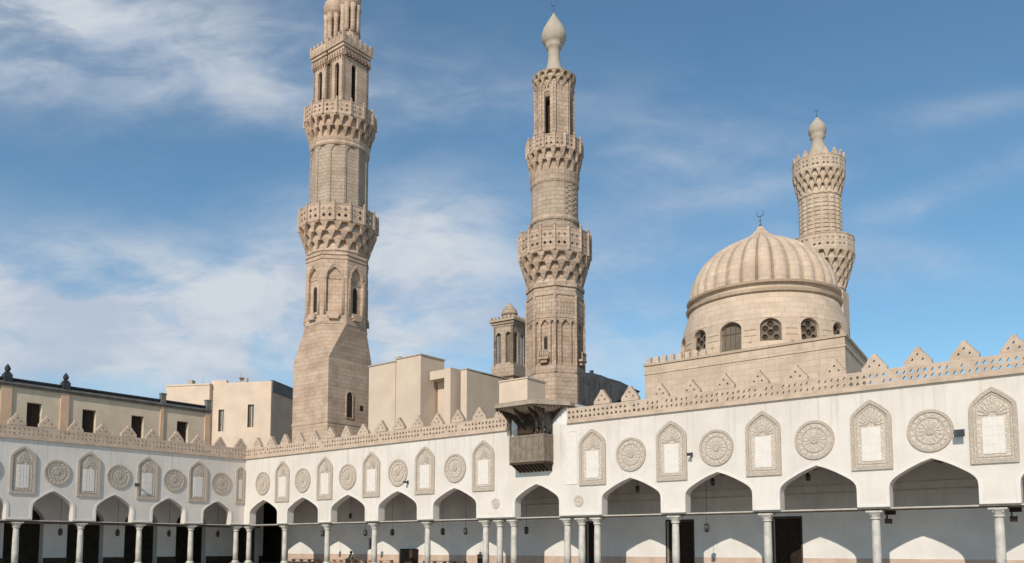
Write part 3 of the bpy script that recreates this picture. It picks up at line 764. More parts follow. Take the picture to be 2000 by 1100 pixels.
for c in ngon(2.34, 8, 0, 0):
    b = MB(); b.lathe([(.13, 16.2), (.1, 16.6), (.1, 22.8), (.14, 23.0)], 8, c[:2]); b.build('corner_colonnette', m2, s)
muqarnas(MD, m2, 2.45, 3.15, 24.3, 26.7, 3, 16, 0, 16, gap=.42)
parapet(MD, m2, 16, R(11.25), 3.08, 26.72, 2.0, cols=2)
s = shaft_stage(MD, 'middle_shaft', M['greystone'], 16, R(11.25), 2.05, 26.7, 34.2, lambda k, w: [], .1)
b = MB(); b.lathe([(2.12, 33.2), (2.2, 33.4), (2.12, 33.6), (2.25, 34.2)], 24, smooth=False); b.lathe([(2.16, 29.8), (2.2, 30.0), (2.16, 30.2)], 24, smooth=False)
for i in range(16):      # interlaced relief strip
    for j in range(12):
        z = 30.4 + j * .23
        if i in (14, 15, 6, 7):
            F = facetF(2.06, i, 16, R(11.25)); x = .14 * (1 if j % 2 else -1)
            b.box(x - .13, x + .13, -.06, 0, z, z + .12, F)
b.build('relief_band', m2, s)
muqarnas(MD, m2, 2.15, 2.5, 34.4, 36.1, 2, 18, 0, 16, gap=.5)
parapet(MD, m2, 16, R(11.25), 2.42, 36.12, 1.1, cols=2)
b = MB(); ap = 1.62
for k in range(8):
    F = facetF(ap, k, 8, 0); w = ap * math.tan(math.pi / 8)
    b.plate([(-w, 36.1), (w, 36.1), (w, 42.6), (-w, 42.6)], [arch(0, w * .40, 37.6, 41.7, 42.2, 'round')] if k % 2 == 0 else [], F, .35, back=False)
    for q in (-1, 1): b.lathe([(.11, 36.1), (.09, 36.5), (.09, 42.0), (.13, 42.3)], 8, F(q * w * .86, -.03, 0)[:2])
s = b.build('pillared_stage', m2, MD)
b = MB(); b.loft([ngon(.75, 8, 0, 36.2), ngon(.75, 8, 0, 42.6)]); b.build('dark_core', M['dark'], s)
muqarnas(MD, m2, 1.62, 1.98, 41.9, 43.5, 3, 16, 0, 16, name='crown', gap=.35)
b = MB(); b.lathe([(1.9, 43.5), (1.2, 43.75), (.95, 43.95), (.75, 44.4), (.58, 45.1), (.52, 45.9), (.56, 46.4), (.74, 46.55), (.74, 46.66), (.66, 46.72), (.92, 46.95), (1.1, 47.3), (1.13, 47.7), (1.0, 48.2), (.74, 48.7), (.42, 49.25), (.2, 49.6), (.06, 49.9)], 28)
b.build('bulb', M['bulb'], MD)
finial(MD, 49.7, .95)

# --- right minaret behind the dome
RT = empty('minaret', Vector((30.45, 80.0, 0)), ANG, 'pale ribbed minaret half hidden behind the dome, with a flared crown', 'minaret')
m3 = M['tower3']
b = MB(); b.loft([ngon(2.2, 8, 0, 0), ngon(2.2, 8, 0, 26.0)]); b.build('base', m3, RT)
muqarnas(RT, m3, 2.15, 3.1, 26.6, 29.8, 4, 20, 0, 16, gap=.38)
parapet(RT, m3, 16, R(11.25), 3.02, 29.82, 1.5, cols=2, knob=False)
b = MB(); n = 96; prof = []
for z in [29.8] + [31.0 + .42 * i for i in range(12)]:
    for dz, k in ((0, 0), (.05, 1), (.37, 1), (.41, 0)):
        prof.append((z + dz, k))
rings = []
for z, k in prof:
    rings.append([((1.92 + (.10 * abs(math.sin(16 * 2 * math.pi * i / n / 2)) if k else -.02)) * math.cos(2 * math.pi * i / n), (1.92 + (.10 * abs(math.sin(16 * 2 * math.pi * i / n / 2)) if k else -.02)) * math.sin(2 * math.pi * i / n), z) for i in range(n)])
b.loft(rings); b.build('ribbed_shaft', m3, RT)
muqarnas(RT, m3, 2.02, 2.5, 36.0, 38.1, 3, 20, 0, 16, gap=.4)
parapet(RT, m3, 16, R(11.25), 2.45, 38.12, 1.2, cols=2, knob=False, crest=True)
b = MB(); b.lathe([(2.4, 38.1), (1.4, 39.0), (1.2, 39.8), (.92, 40.5), (.66, 41.3), (.54, 41.95), (.74, 42.15), (.62, 42.28), (.8, 42.55), (.88, 42.95), (.76, 43.35), (.44, 43.8), (.06, 44.3)], 28)
b.build('bulb', M['bulb'], RT)
finial(RT, 44.2, .75)

# ------------------------------------------------------------------ domed mausoleum
DM = empty('domed_building', P(38.45, 18.95), ANG, 'stone building with a large ribbed dome on a round windowed drum', 'domed building')
m4 = M['dome']
BT = 14.85
plan = [(-6.45, -6.6), (7.9, -6.6), (6.9, 1.5), (5.6, 5.5), (2, 7), (-6.45, 7)]
grow = lambda k, z: [(x * k + (.02 if x > 0 else -.02), y * k, z) for x, y in plan]
b = MB(); b.loft([grow(1, 0), grow(1, BT)]); b.build('block', m4, DM)
b = MB(); b.loft([grow(1.013, BT + .003), grow(1.018, BT + .16)]); b.loft([grow(1.008, 14.2), grow(1.008, 14.32)]); b.build('cornice', m4, DM)
for i in range(8): # small crenels along the low parapet
    x = -6.3 + i * .62; boxes(DM, 'crenel', m4, [(x, x + .34, -6.6, -6.35, BT + .163, BT + .62)])
    if i: boxes(DM, 'crenel', m4, [(-6.45, -6.2, -6.3 + i * .8, -5.9 + i * .8, BT + .163, BT + .62)])
NW = 14; PHD = R(-90) + R(26.4)
drum = MB(); RB0, RB1, zd0, zd1 = 6.25, 5.42, BT, 19.3
dg = [(RB0, zd0), (6.05, 17.25), (RB1 + .22, 18.6), (RB1, 19.3)]
def rad(z):
    for (ra, za), (rb, zb) in zip(dg, dg[1:]):
        if z <= zb: return ra + (rb - ra) * (z - za) / (zb - za)
    return RB1
def cylF(a0):
    def F(x, d, z):
        a = a0 + x / 6.2; r = rad(z) - d
        return (r * math.cos(a), r * math.sin(a), z)
    return F
pitch = 2 * math.pi * 6.2 / NW
dwin = []
for k in range(NW):
    a0 = PHD + 2 * math.pi * k / NW; F = cylF(a0); big = k in (13, 4)
    hw = .80 if big else .72
    z0 = 15.0 if big else (15.6)
    lp = arch(0, hw, z0, 16.6, 17.2, 'round')
    seg = 6
    for i in range(seg):
        xa = -pitch / 2 + i * pitch / seg; xb = xa + pitch / seg
        # solid strips outside of the window, plate for the middle
        for za, zb in ((zd0, 14.95), (17.25, 18.6), (18.6, 19.3)):
            drum.add([F(xa, 0, za), F(xb, 0, za), F(xb, 0, zb), F(xa, 0, zb)], [(0, 1, 2, 3)])
    for xa, xb in ((-pitch / 2, -pitch / 2 + .25), (-pitch / 2 + .25, -pitch / 2 + .5), (pitch / 2 - .5, pitch / 2 - .25), (pitch / 2 - .25, pitch / 2)):
        drum.add([F(xa, 0, 14.95), F(xb, 0, 14.95), F(xb, 0, 17.25), F(xa, 0, 17.25)], [(0, 1, 2, 3)])
    e = pitch / 2 - .5
    drum.plate([(-e, 14.95), (e, 14.95), (e, 17.25), (-e, 17.25)], [lp], F, .35, back=False)
    dwin.append((a0, lp, big, hw, z0))
dr = drum.build('drum', m4, DM)
for a0, lp, big, hw, z0 in dwin:
    F = cylF(a0)
    w = MB(); w.plate(lp, [], lambda x, d, z: F(x, d + .33, z), .02); wo_ = w.build('window', M['shutter'] if big else M['woodd'], dr)
    g_ = MB()
    if big:
        for i in range(3): g_.box(-hw + .25 + i * .37, -hw + .3 + i * .37, .26, .32, z0 + .02, 16.9, F)
        g_.box(-hw, hw, .27, .33, 16.4, 16.46, F)
    else: # pierced stucco rosette grille
        cc = lambda x, z, r: [(x + r * math.cos(q * math.pi / 4), z + r * math.sin(q * math.pi / 4)) for q in range(8)]
        g_.plate(arch(0, hw * .97, z0 + .02, 16.6, 17.17, 'round'), [cc(0, 16.82, .24), cc(-.37, 16.5, .23), cc(.37, 16.5, .23), cc(0, 16.22, .24), cc(-.4, 15.9, .2), cc(.4, 15.9, .2)], lambda x, d, z: F(x, d + .24, z), .05)
    g_.build('window_grille', M['shutter'], wo_)
b = MB()
b.lathe([(5.4, 19.26), (5.62, 19.28), (5.70, 19.46), (5.44, 19.5)], 84, smooth=False, cap=(False, False))
b.lathe([(5.2, 19.88), (5.58, 19.92), (5.64, 20.06), (5.3, 20.1)], 84, smooth=False, cap=(False, False))
b.lathe([(5.34, 19.44), (5.30, 19.92)], 84, smooth=False, cap=(False, False))
for k in range(NW):  # twin stone slots between the windows
    a0 = PHD + 2 * math.pi * (k + .5) / NW; F = cylF(a0)
    b.box(-.38, .38, -.05, 0, 16.02, 16.14, F); b.box(-.38, .38, -.05, 0, 16.45, 16.57, F); b.box(-.1, .1, -.07, 0, 15.55, 15.85, F)
b.build('ring_moulding', m4, dr)
prof = [(5.66, 20.1), (5.66, 20.6), (5.55, 21.2), (5.32, 21.8), (4.98, 22.4), (4.52, 22.98), (3.94, 23.5), (3.25, 23.97), (2.5, 24.36), (1.8, 24.68), (1.2, 24.98), (.75, 25.28), (.42, 25.6), (.16, 25.95)]
ribs = 30; sub = 10; n = ribs * sub; rings = []
for i, (r, z) in enumerate(prof):
    r *= .94
    amp = .42 * min(1, r / 3.6)
    rings.append([((r - amp + amp * 1.2 * abs(math.sin(math.pi * j / sub)) ** .36) * math.cos(2 * math.pi * j / n), (r - amp + amp * 1.2 * abs(math.sin(math.pi * j / sub)) ** .36) * math.sin(2 * math.pi * j / n), z) for j in range(n)])
b = MB(); b.loft(rings, smooth=False); b.build('ribbed_dome', m4, DM)
finial(DM, 25.85, .95)

# ------------------------------------------------------------------ small kiosk-topped tower
KT = empty('turret', Vector((-.25, 82.0, 0)), ANG + R(6), 'small grey open-sided turret tucked left of the middle minaret', 'turret')
gs = M['greystone']
b = MB(); b.box(-1.15, 1.15, -1.15, 1.15, 0, 18.2); b.box(-1.42, 1.42, -1.42, 1.42, 18.2, 18.45); b.box(-1.3, 1.3, -1.3, 1.3, 18.45, 19.35); b.build('base', gs, KT)
b = MB()
for k in range(4):
    F = facetF(1.14, k, 4, 0)
    b.plate([(-1.14, 19.35), (1.14, 19.35), (1.14, 23.4), (-1.14, 23.4)], [arch(-.56, .3, 19.6, 22.3, 22.7, 'round'), arch(.56, .3, 19.6, 22.3, 22.7, 'round')], F, .28, back=False)
s = b.build('arched_stage', gs, KT)
boxes(s, 'dark_core', M['shutter'], [(-.82, .82, -.82, .82, 19.4, 23.3)])
b = MB()
for o, z in ((.06, 23.3), (.2, 23.5), (.36, 23.75)): b.box(-1.14 - o, 1.14 + o, -1.14 - o, 1.14 + o, z, z + .2)
for k in range(4):
    F = facetF(1.4, k, 4, 0)
    for i in range(7): b.box(-1.35 + i * .42, -1.17 + i * .42, -.02, .14, 23.955, 24.25, F)
b.build('cornice', gs, KT)
b = MB(); b.loft([ngon(.7, 8, 0, 23.9), ngon(.7, 8, 0, 24.6)]); b.lathe([(.82, 24.6), (.84, 24.8), (.7, 25.2), (.4, 25.55), (.1, 25.9)], 16); b.build('cupola', gs, KT)

# ------------------------------------------------------------------ ochre wing above the short arcade (same axes as LF)
LB = empty('ochre_building', C0, ANG + R(90), 'long ochre wing with peach pilasters and dark cornice above the short arcade', 'building')
wins = [-19.1, -15.1, -11.02, -7.07, -3.05]
zt = 13.45
out = [(-30, 6.3), (-.55, 6.3), (-.55, zt), (-30, zt)]
hl = [[(c - .53, 10.5), (c + .53, 10.5), (c + .53, 12.42), (c - .53, 12.42)] for c in wins + [-23.1, -27.1]]
b = MB(); b.plate(out, hl, lambda x, d, z: (x, 5.72 - .72 + d, z), .5, side=True)
b.box(-30, -.55, 12.5, 12.8, 6.3, zt); b.box(-.85, -.55, 5.5, 12.5, 6.3, zt); b.box(-30, -29.7, 5.5, 12.5, 6.3, zt); b.box(-30, -.55, 5.5, 12.8, 13.2, zt - .01)
b.build('wall', M['ochre'], LB)
for c in wins + [-23.1, -27.1]:
    w = boxes(LB, 'window', M['dark'], [(c - .5, c + .5, 5.42, 5.46, 10.55, 12.4)])
    boxes(w, 'window_frame', M['woodd'], [(c - .03, c + .03, 5.38, 5.419, 10.55, 12.4), (c - .5, c + .5, 5.375, 5.418, 11.4, 11.46)])
b = MB(); b.box(-30.1, -.45, 4.86, 5.6, zt + .003, zt + .17); b.box(-30.1, -.45, 4.72, 5.6, zt + .173, zt + .32); b.build('cornice', M['cornice'], LB)
b = MB(); b.box(-30, -.5, 4.93, 5.2, zt + .323, zt + .52); b.box(-30.1, -.45, 4.85, 5.3, zt + .523, zt + .62); b.build('parapet', M['slate'], LB)
for c, w in ((-17.1, .75), (-12.95, .62), (-5.0, .3), (-.78, .42), (-21.2, .62), (-25.1, .62)):
    p_ = boxes(LB, 'pilaster', M['peach'], [(c - w / 2, c + w / 2, 4.88, 4.998, 6.4, zt - .003)])
    f = MB()
    if c > -6:
        f.box(c - .2, c + .2, 4.7, 5.1, zt + .33, zt + 1.05); f.box(c - .25, c + .25, 4.66, 5.14, zt + 1.053, zt + 1.15)
        f.build('parapet_pier', M['cornice'], p_); continue
    f.box(c - .28, c + .28, 4.68, 5.22, zt + .325, zt + .86)
    f.box(c - .2, c + .2, 4.75, 5.15, zt + .86, zt + 1.0); f.lathe([(.1, zt + 1.0), (.2, zt + 1.18), (.21, zt + 1.32), (.12, zt + 1.5), (.03, zt + 1.62)], 12, (c, 4.95))
    f.build('urn_finial', M['slate'], p_)

# ------------------------------------------------------------------ city blocks behind
# pale house left of the tall minaret
WB = empty('pale_house', Vector((-29.2, 100, 0)), R(-11.5), 'pale pink flat-roofed house with two narrow windows left of the tallest minaret', 'house')
b = MB()
lp = [[(-6.95, 15.6), (-6.2, 15.6), (-6.2, 18.3), (-6.95, 18.3)], [(-3.05, 16.0), (-2.2, 16.0), (-2.2, 18.8), (-3.05, 18.8)]]
b.plate([(-6.4 - 1.6, 0), (0, 0), (0, 21.6), (-6.0, 21.6), (-6.0, 21.95), (-8.0, 21.95)], lp, I, .4)
b.box(-8.0, -7.7, .4, 10, 0, 21.9); b.box(-7.7, -.2, 9.7, 10, 0, 21.6); b.box(-7.7, -.2, .4, 9.7, 21.2, 21.4)
wl = b.build('wall', M['white'], WB)
b = MB(); b.box(-.2, 0, .403, 6.15, 0, 21.58); b.build('shade_tinted_side_wall', M['peach'], WB)  # warm tone of the shaded side put into the wall colour
boxes(WB, 'roof_parapet', M['cornice'], [(-.3, .12, .15, 6.3, 20.3, 21.75)])
for a, c_, z0, z1 in ((-6.95, -6.2, 15.6, 18.3), (-3.05, -2.2, 16.0, 18.8)):
    w = boxes(WB, 'window', M['shutter'], [(a, c_, .3, .36, z0, z1)])
    boxes(w, 'window_frame', M['trim'], [(a - .08, a, -.04, .3, z0 - .08, z1 + .08), (c_, c_ + .08, -.04, .3, z0 - .08, z1 + .08), ((a + c_) / 2 - .03, (a + c_) / 2 + .03, .2, .297, z0, z1)])
b = MB(); b.lathe([(.05, 21.6), (.04, 23.2)], 8, (-5.3, 2)); b.loft([ngon(.1, 12, 0, 22.2, (-5.0, 1.9)), ngon(.45, 12, 0, 22.5, (-4.9, 1.8))]); b.lathe([(.25, 21.6), (.25, 22.4)], 12, (-4.2, 1.5)); b.build('roof_clutter', M['bulb'], WB)
# lower pale annex further left
WA = empty('pale_house', Vector((-36.8, 100.9, 0)), R(-11.5), 'plain pale annex rising just above the ochre wing cornice, far left of the minarets', 'house')
b = MB(); b.box(-6.2, -.25, 0, 9, 0, 21.3); b.box(-6.3, -.2, -.08, 9, 21.303, 21.5); b.build('wall', M['white'], WA)
b = MB(); b.box(-3.5, -2.9, .4, 1.1, 21.5, 22.1); b.lathe([(.03, 21.5), (.03, 22.9)], 6, (-1.8, 1)); b.build('roof_clutter', M['bulb'], WA)
# cream blocks between the minarets
CB = empty('cream_building', P(7.5, 13.5), ANG, 'tall blank cream block immediately right of the tallest minaret', 'building')
b = MB(); b.box(-7.2, -3.42, 0.003, 7, 8.9, 19.32); b.box(-3.42, -3.28, .1, 7, 8.9, 19.2); b.box(-3.28, 0, 0, 3.2, 8.9, 19.5); b.build('wall', M['cream'], CB)
b = MB(); b.box(-7.28, -3.4, -.08, 7, 19.323, 19.43); b.build('roof_edge', M['bulb'], CB)
b = MB(); b.box(-3.32, .08, -.08, 3.28, 19.503, 19.61); b.build('roof_edge', M['bulb'], CB)
b = MB(); b.box(-3.7, -3.1, .2, .8, 19.62, 19.85); b.build('roof_vent', M['bulb'], CB)
CB2 = empty('cream_building', P(10.66, 14.2), ANG, 'narrow cream stair block with a tall dark slot, between two other cream blocks', 'building')
b = MB(); b.box(-.78, 0, 0, 1.5, 8.9, 18.0); b.box(-2.9, -.78, 1.35, 1.9, 8.9, 17.9); b.box(-2.9, -.78, .25, 1.35, 17.2, 18.0); b.build('wall', M['cream'], CB2)
boxes(CB2, 'dark_slot', M['dark'], [(-1.55, -.79, 1.3, 1.345, 8.9, 17.15)])
CB3 = empty('cream_building', P(11.96, 15), ANG, 'low cream block running back behind the turret and wooden balcony', 'building')
b = MB(); b.box(-.76, 0, 0, 2, 8.9, 17.77); b.box(-3.8, 0, 2, 10, 8.9, 17.7); b.build('wall', M['cream'], CB3)
b = MB(); b.box(-.8, .05, -.05, 10.05, 17.78, 17.87); b.build('roof_edge', M['bulb'], CB3)
# rooftop hut
RH = empty('rooftop_hut', P(23.25, 6), ANG, 'small pale rooftop hut just above the left end of the balcony canopy', 'hut')
b = MB(); b.box(0, 2.65, 0, 2.2, 8.9, 13.75); b.build('wall', M['white'], RH)
b = MB(); b.box(-.06, 2.71, -.06, 2.26, 13.753, 13.85); b.build('roof', M['cream'], RH)
# dark pitched roof right of the middle minaret
DR = empty('pitched_roof_shed', P(26.3, 14), ANG, 'dark slate pitched roof between the middle minaret and the domed building', 'shed')
b = MB(); b.loft([[(-.4, 0, 16.2), (.9, 0, 16.2), (.9, 3.5, 16.2), (-.4, 3.5, 16.2)][::1], [(-.4, 0, 16.25), (.9, 0, 16.25), (.9, 3.5, 16.25), (-.4, 3.5, 16.25)]])
b = MB()
b.plate([(-1.3, 12.0), (2.4, 12.9), (3.4, 13.75), (3.0, 13.95), (1.6, 14.75), (1.2, 14.8), (.0, 15.4), (-1.3, 15.6)], [], I, 1.6)
for i in range(9):
    x = -.9 + i * .5; b.box(x, x + .08, -.05, 0, max(12.7, 12.7 + x * .3), 15.4 - max(0, x) * .62 - .25)
for i in range(4): b.box(-.6 + i * .8, -.35 + i * .8, .5, .7, 15.0 - i * .45, 15.75 - i * .5)
b.build('roof', M['slate'], DR)
boxes(DR, 'wall', M['woodd'], [(-.6, 3.2, .2, 3.2, 8.9, 12.6)])

# ------------------------------------------------------------------ lanterns, lamps, furniture
def lantern(parent_loc, label, drop_from=3.27, z=2.62, s=1., dark='metal', group='lanterns hanging inside the arcades'):
    root = empty('hanging_lantern', parent_loc, ANG, label, 'lantern', group)
    b = MB(); b.lathe([(.012, z + .2 * s), (.012, drop_from)], 6); b.build('chain', M['metal'], root)
    b = MB(); b.loft([ngon(.05 * s, 6, 0, z + .24 * s), ngon(.13 * s, 6, 0, z + .15 * s)]); b.loft([ngon(.05 * s, 6, 0, z - .2 * s), ngon(.1 * s, 6, 0, z - .14 * s)])
    for c in ngon(.115 * s, 6, 0, 0): b.lathe([(.012, z - .15 * s), (.012, z + .16 * s)], 5, c[:2])
    b.build('cage', M[dark], root)
    b = MB(); b.lathe([(.08 * s, z - .14 * s), (.105 * s, z), (.09 * s, z + .14 * s)], 12); b.build('glass', M['lamp'], root)
    return root
def lant(u, w, name, **kw): lantern(P(u, w), name, **kw)
ordn = ['first', 'second', 'third', 'fourth', 'fifth', 'sixth', 'seventh', 'eighth', 'ninth', 'tenth']
for i, u in enumerate((7.4, 12.6, 15.65, 20.9, 23.1, 28.5, 41.4)):
    w_ = 'dark lantern hanging under the tie beam, %s from the courtyard corner along the sunlit arcade' % ordn[i]
    lantern(P(u, 2.5), w_, drop_from=5.6, z=2.62, s=1.15)
for i, (u, z) in enumerate(((10.8, 3.98), (36.95, 5.0), (41.82, 5.2), (47.2, 5.2))):
    lantern(P(u, 2.5), ['small dark lamp high in an arch above the seated person', 'small dark lamp high in the arch just right of the balcony bay', 'small dark lamp high in the second arch right of the balcony', 'small dark lamp high in the third arch right of the balcony'][i], drop_from=5.6, z=z, s=.95)
for i, v in enumerate((13.87, 9.6, 5.35, .9)):
    q = P(-2.5, -v); lantern(q, 'dark lantern against a grey pier, %s from the left in the shaded arcade' % ordn[i], drop_from=5.8, z=2.62, s=1.2)
def speaker(loc, rz, label, z, s=1., cat='loudspeaker', tilt=0):
    root = empty('wall_loudspeaker', loc, rz, label, cat, 'dark fittings fixed to the arcade')
    b = MB(); b.loft([[(-.06 * s, -.1, z - .05), (.06 * s, -.1, z - .05), (.06 * s, -.1, z + .05), (-.06 * s, -.1, z + .05)], [(-.2 * s, -.42, z - .17 * s), (.2 * s, -.42, z - .17 * s), (.2 * s, -.42, z + .13 * s), (-.2 * s, -.42, z + .13 * s)]]); b.build('horn', M['metal'], root)
    b = MB(); b.box(-.04, .04, -.12, 0, z - .12, z + .12); b.build('bracket', M['metal'], root)
    return root
speaker(P(54.93, 0), ANG, 'dark loudspeaker on the white wall beside the rightmost roundel', 6.6, 1.1)
speaker(P(41.83, 0), ANG, 'small dark fitting on the white wall right of the second niche from the balcony', 6.55, .55)
speaker(P(19.9, 0), ANG, 'small dark fitting on the white wall above the fourth arch from the corner', 6.1, .5)
speaker(P(0, -9.6), ANG + R(90), 'small dark fitting on the shaded short arcade beside a niche', 6.3, .55)
for u, lb in ((51.45, 'twin dark horn speaker under the tie beam at the second column from the right edge'), (56.6, 'twin dark horn speaker under the tie beam at the rightmost column'), (61.9, 'twin dark horn speaker beside the column beyond the rightmost arch')):
    root = empty('horn_loudspeaker', P(u, .9), ANG, lb, 'loudspeaker', 'dark fittings fixed to the arcade')
    for z in (3.2, 2.78):
        b = MB(); b.box(-.05, .38 if z > 3 else .2, -.25, .12, z - .11, z + .1); b.loft([ngon(.07, 10, 0, z - .02, (.1, -.2)), ngon(.16, 10, 0, z + .12, (.1, -.2))]); b.build('horn', M['door'], root)
    b = MB(); b.box(-.03, .03, -.05, .05, 2.7, 3.27); b.build('bracket', M['metal'], root)
def rack(u0, u1, label, h=.5, w=4.2, m='beam'):
    root = empty('wooden_rack', P((u0 + u1) / 2, w), ANG, label, 'rack', 'low wooden furniture along the back wall')
    L = (u1 - u0) / 2
    b = MB(); b.box(-L, L, 0, .4, h - .05, h); b.box(-L, L, .01, .4, h * .5 - .02, h * .5 + .02); b.build('shelf', M[m], root)
    b = MB(); n = max(2, int(2 * L / .9))
    for i in range(n + 1):
        x = -L + .02 + i * (2 * L - .08) / n; b.box(x, x + .04, .015, .395, .004, h - .053)
    b.build('upright', M[m], root)
rack(1.0, 4.4, 'low pale wooden rack by the back wall, nearest the courtyard corner')
rack(5.6, 10.2, 'low brown wooden rack by the back wall behind the seated person', m='peach')
rack(11.0, 13.6, 'low reddish wooden rack by the back wall under the third sunlit patch', m='peach')
rack(17.2, 21.4, 'low brown wooden rack by the back wall between the two dark cupboards', m='beam')
def cupboard(u0, u1, h, label, w=4.3):
    root = empty('cupboard', P((u0 + u1) / 2, w), ANG, label, 'cupboard'); L = (u1 - u0) / 2
    b = MB(); b.box(-L, L, .03, .6, .08, h); b.box(-L - .03, L + .03, 0, .6, h, h + .05); b.build('case', M['door'], root)
    for sx_ in (-1, 1):
        b = MB(); b.box(min(0.01 * sx_, sx_ * (L - .03)), max(.01 * sx_, sx_ * (L - .03)), 0.005, .028, .12, h - .04); b.build('door', M['woodd'], root)
    for x in (-L + .05, L - .1):
        b = MB(); b.box(x, x + .05, .08, .5, .002, .08); b.build('foot', M['door'], root)
cupboard(14.6, 16.0, 1.35, 'wide dark wooden cupboard against the back wall in the fourth arch')
cupboard(22.6, 23.2, .95, 'narrow dark cupboard against the back wall left of the balcony bay')

# ------------------------------------------------------------------ people
def person(loc, rz, label, pose, cloth, hair_m, scarf=False):
    root = empty('person', loc, rz, label, 'person')
    if pose == 'stand':
        J = dict(pel=(0, 0, .95), wa=(0, 0, 1.1), ch=(0, -.01, 1.32), ne=(0, 0, 1.47), hd=(0, -.02, 1.60), ht=(0, -.01, 1.71),
                 ls=(-.17, 0, 1.40), le=(-.22, -.06, 1.14), lw=(-.17, -.28, 1.08), lh=(-.15, -.37, 1.07), rs=(.17, 0, 1.40), re=(.22, -.06, 1.14), rw=(.17, -.28, 1.08), rh=(.15, -.37, 1.07),
                 lp=(-.09, 0, .9), lk=(-.10, -.02, .5), la=(-.10, 0, .09), lt=(-.10, -.17, .04), rp=(.09, 0, .9), rk=(.10, -.02, .5), ra=(.10, 0, .09), rt=(.10, -.17, .04))
    else:
        J = dict(pel=(0, 0, .5), wa=(0, -.01, .64), ch=(0, -.04, .84), ne=(0, -.05, .97), hd=(0, -.08, 1.09), ht=(0, -.08, 1.19),
                 ls=(-.17, -.04, .92), le=(-.23, -.1, .67), lw=(-.12, -.3, .60), lh=(-.07, -.38, .60), rs=(.17, -.04, .92), re=(.23, -.1, .67), rw=(.12, -.3, .60), rh=(.07, -.38, .60),
                 lp=(-.1, -.02, .48), lk=(-.13, -.42, .50), la=(-.12, -.40, .09), lt=(-.12, -.58, .04), rp=(.1, -.02, .48), rk=(.13, -.42, .50), ra=(.12, -.40, .09), rt=(.12, -.58, .04))
    rr = dict(pel=.14, wa=.12, ch=.145, ne=.055, hd=.085, ht=.075, ls=.06, le=.042, lw=.028, lh=.036, rs=.06, re=.042, rw=.028, rh=.036, lp=.09, lk=.058, la=.04, lt=.035, rp=.09, rk=.058, ra=.04, rt=.035)
    E = [('pel', 'wa'), ('wa', 'ch'), ('ch', 'ne'), ('ne', 'hd'), ('hd', 'ht'), ('ch', 'ls'), ('ls', 'le'), ('le', 'lw'), ('lw', 'lh'), ('ch', 'rs'), ('rs', 're'), ('re', 'rw'), ('rw', 'rh'),
         ('pel', 'lp'), ('lp', 'lk'), ('lk', 'la'), ('la', 'lt'), ('pel', 'rp'), ('rp', 'rk'), ('rk', 'ra'), ('ra', 'rt')]
    for s_, h_ in ((-1, 'lh'), (1, 'rh')):   # fingers and thumb
        hx, hy, hz = J[h_]
        for i, (dx, L) in enumerate(((-.028, .055), (-.010, .066), (.010, .062), (.026, .048))):
            J['%s%da' % (h_, i)] = (hx + dx, hy - .04, hz + .002); J['%s%db' % (h_, i)] = (hx + dx * 1.1, hy - .04 - L * .6, hz - .008); J['%s%dc' % (h_, i)] = (hx + dx * 1.1, hy - .04 - L, hz - .03)
            for c in 'abc': rr['%s%d%s' % (h_, i, c)] = .0095
            E += [(h_, '%s%da' % (h_, i)), ('%s%da' % (h_, i), '%s%db' % (h_, i)), ('%s%db' % (h_, i), '%s%dc' % (h_, i))]
        J[h_ + 't'] = (hx - s_ * .045, hy - .02, hz + .005); J[h_ + 'u'] = (hx - s_ * .055, hy - .05, hz - .005); rr[h_ + 't'] = .012; rr[h_ + 'u'] = .010
        E += [(h_, h_ + 't'), (h_ + 't', h_ + 'u')]
    keys = list(J); idx = {k: i for i, k in enumerate(keys)}
    me = bpy.data.meshes.new('body_skeleton'); me.from_pydata([J[k] for k in keys], [(idx[a], idx[b_]) for a, b_ in E], [])
    tmp = bpy.data.objects.new('tmp_body', me); scene.collection.objects.link(tmp)
    md = tmp.modifiers.new('skin', 'SKIN')
    sv = me.skin_vertices[0].data
    for k in keys: sv[idx[k]].radius = (rr[k], rr[k])
    sv[0].use_root = True
    tmp.modifiers.new('sub', 'SUBSURF').levels = 2
    dg_ = bpy.context.evaluated_depsgraph_get(); dg_.update()
    bm_ = bpy.data.meshes.new_from_object(tmp.evaluated_get(dg_)); bm_.name = 'body'
    bpy.data.objects.remove(tmp)
    bm_.materials.clear(); bm_.materials.append(M['skin'])
    # nose, chin and eye hollows pressed into the head of the one continuous mesh
    hd = Vector(J['hd'])
    for v in bm_.vertices:
        d = v.co - hd
        if d.length < .16 and v.co.y < hd.y:
            if abs(d.x) < .02 and -.03 < d.z < .03: v.co.y -= .02
            elif abs(abs(d.x) - .035) < .018 and .0 < d.z < .04: v.co.y += .008
    for p_ in bm_.polygons: p_.use_smooth = True
    bo = bpy.data.objects.new('body', bm_); scene.collection.objects.link(bo); bo.parent = root
    # robe / tunic
    b = MB(); zz = J['ch'][2]; 
    def ell(cx_, cy_, z, rx, ry, n=20): return [(cx_ + rx * math.cos(2 * math.pi * i / n), cy_ + ry * math.sin(2 * math.pi * i / n), z) for i in range(n)]
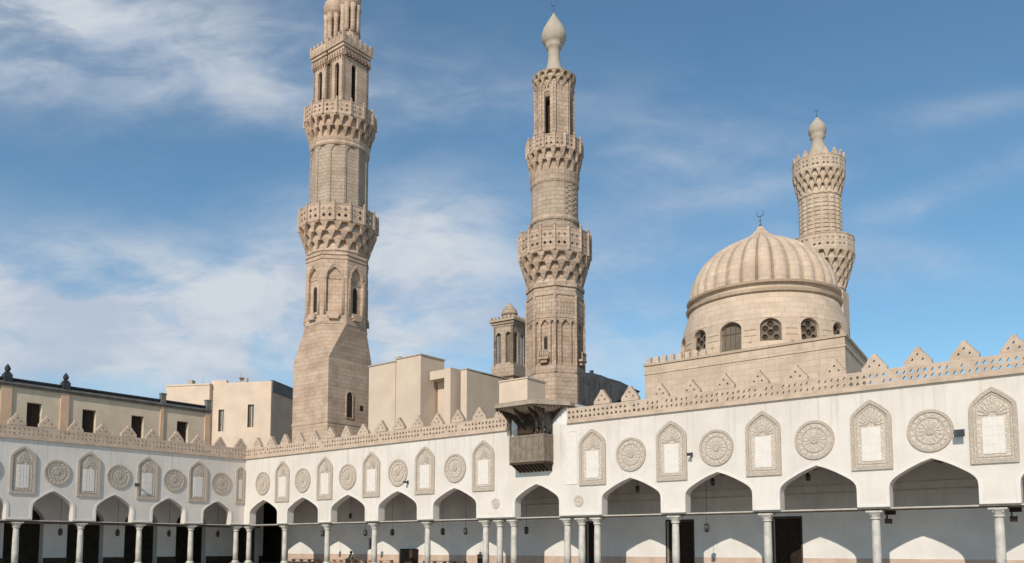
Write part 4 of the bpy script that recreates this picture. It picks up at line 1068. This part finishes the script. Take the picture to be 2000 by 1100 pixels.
    if pose == 'stand':
        b.loft([ell(0, 0, .12, .24, .2), ell(0, 0, .6, .22, .17), ell(0, 0, .95, .2, .155), ell(0, 0, 1.15, .185, .145), ell(0, 0, 1.35, .205, .15), ell(0, 0, 1.44, .16, .11), ell(0, 0, 1.49, .07, .07)], smooth=True)
    else:
        b.loft([ell(0, 0, .36, .22, .2), ell(0, 0, .5, .22, .2), ell(0, -.01, .65, .19, .16), ell(0, -.04, .86, .205, .15), ell(0, -.045, .95, .16, .11), ell(0, -.05, .99, .07, .07)], smooth=True)
        b.loft([ell(0, -.22, .12, .25, .12)[:], ell(0, -.34, .45, .25, .2), ell(0, -.26, .6, .24, .26)], smooth=True)
    for s_ in 'lr':
        a, e, w = (Vector(J[s_ + k]) for k in 'sew')
        for p0, p1, r0, r1 in ((a, e, .078, .062), (e, w, .062, .05)):
            ax = (p1 - p0).normalized(); q = ax.to_track_quat('Z', 'Y')
            b.loft([[tuple(pp + q @ Vector((r_ * math.cos(2 * math.pi * i / 12), r_ * math.sin(2 * math.pi * i / 12), 0))) for i in range(12)] for pp, r_ in ((p0 - ax * .02, r0), (p1 + ax * .01, r1))], smooth=True)
    b.build('robe', M[cloth], root)
    b = MB(); hx, hy, hz = J['hd']; n = 14
    rings = []
    for j in range(9):
        t_ = j / 8; z = hz - .07 + .21 * t_; r_ = .112 * math.sqrt(max(.02, 1 - ((z - hz - .02) / .125) ** 2)) if not scarf else .122 * math.sqrt(max(.02, 1 - ((z - hz - .01) / .14) ** 2))
        cyy = hy + .022 + (0.0 if z > hz + .05 else .018)
        rings.append([(hx + r_ * .9 * math.cos(2 * math.pi * i / n), cyy + r_ * math.sin(2 * math.pi * i / n), z) for i in range(n)])
    b.loft(rings, smooth=True); b.build('headscarf' if scarf else 'hair', M[hair_m], root)
    return root
person(P(31.72, -.5, 7.2), ANG, 'left of two people leaning at the balcony railing, dark haired', 'stand', 'cloth1', 'hair')
person(P(32.22, -.45, 7.2), ANG, 'right of two people at the balcony railing, beside the corner post', 'stand', 'cloth2', 'hair')
person(P(9.85, 3.5), ANG - R(15), 'dark-haired person in olive-grey robe sitting under the third arch from the corner', 'sit', 'robe', 'hair')
st = empty('stool', P(9.85, 3.5), ANG - R(15), 'low wooden stool under the seated person', 'stool')
b = MB(); b.box(-.2, .2, -.2, .2, .33, .36); b.build('seat', M['beam'], st)
for x in (-.17, .17):
    for y in (-.17, .17):
        b = MB(); b.box(x - .02, x + .02, y - .02, y + .02, .002, .327); b.build('leg', M['beam'], st)
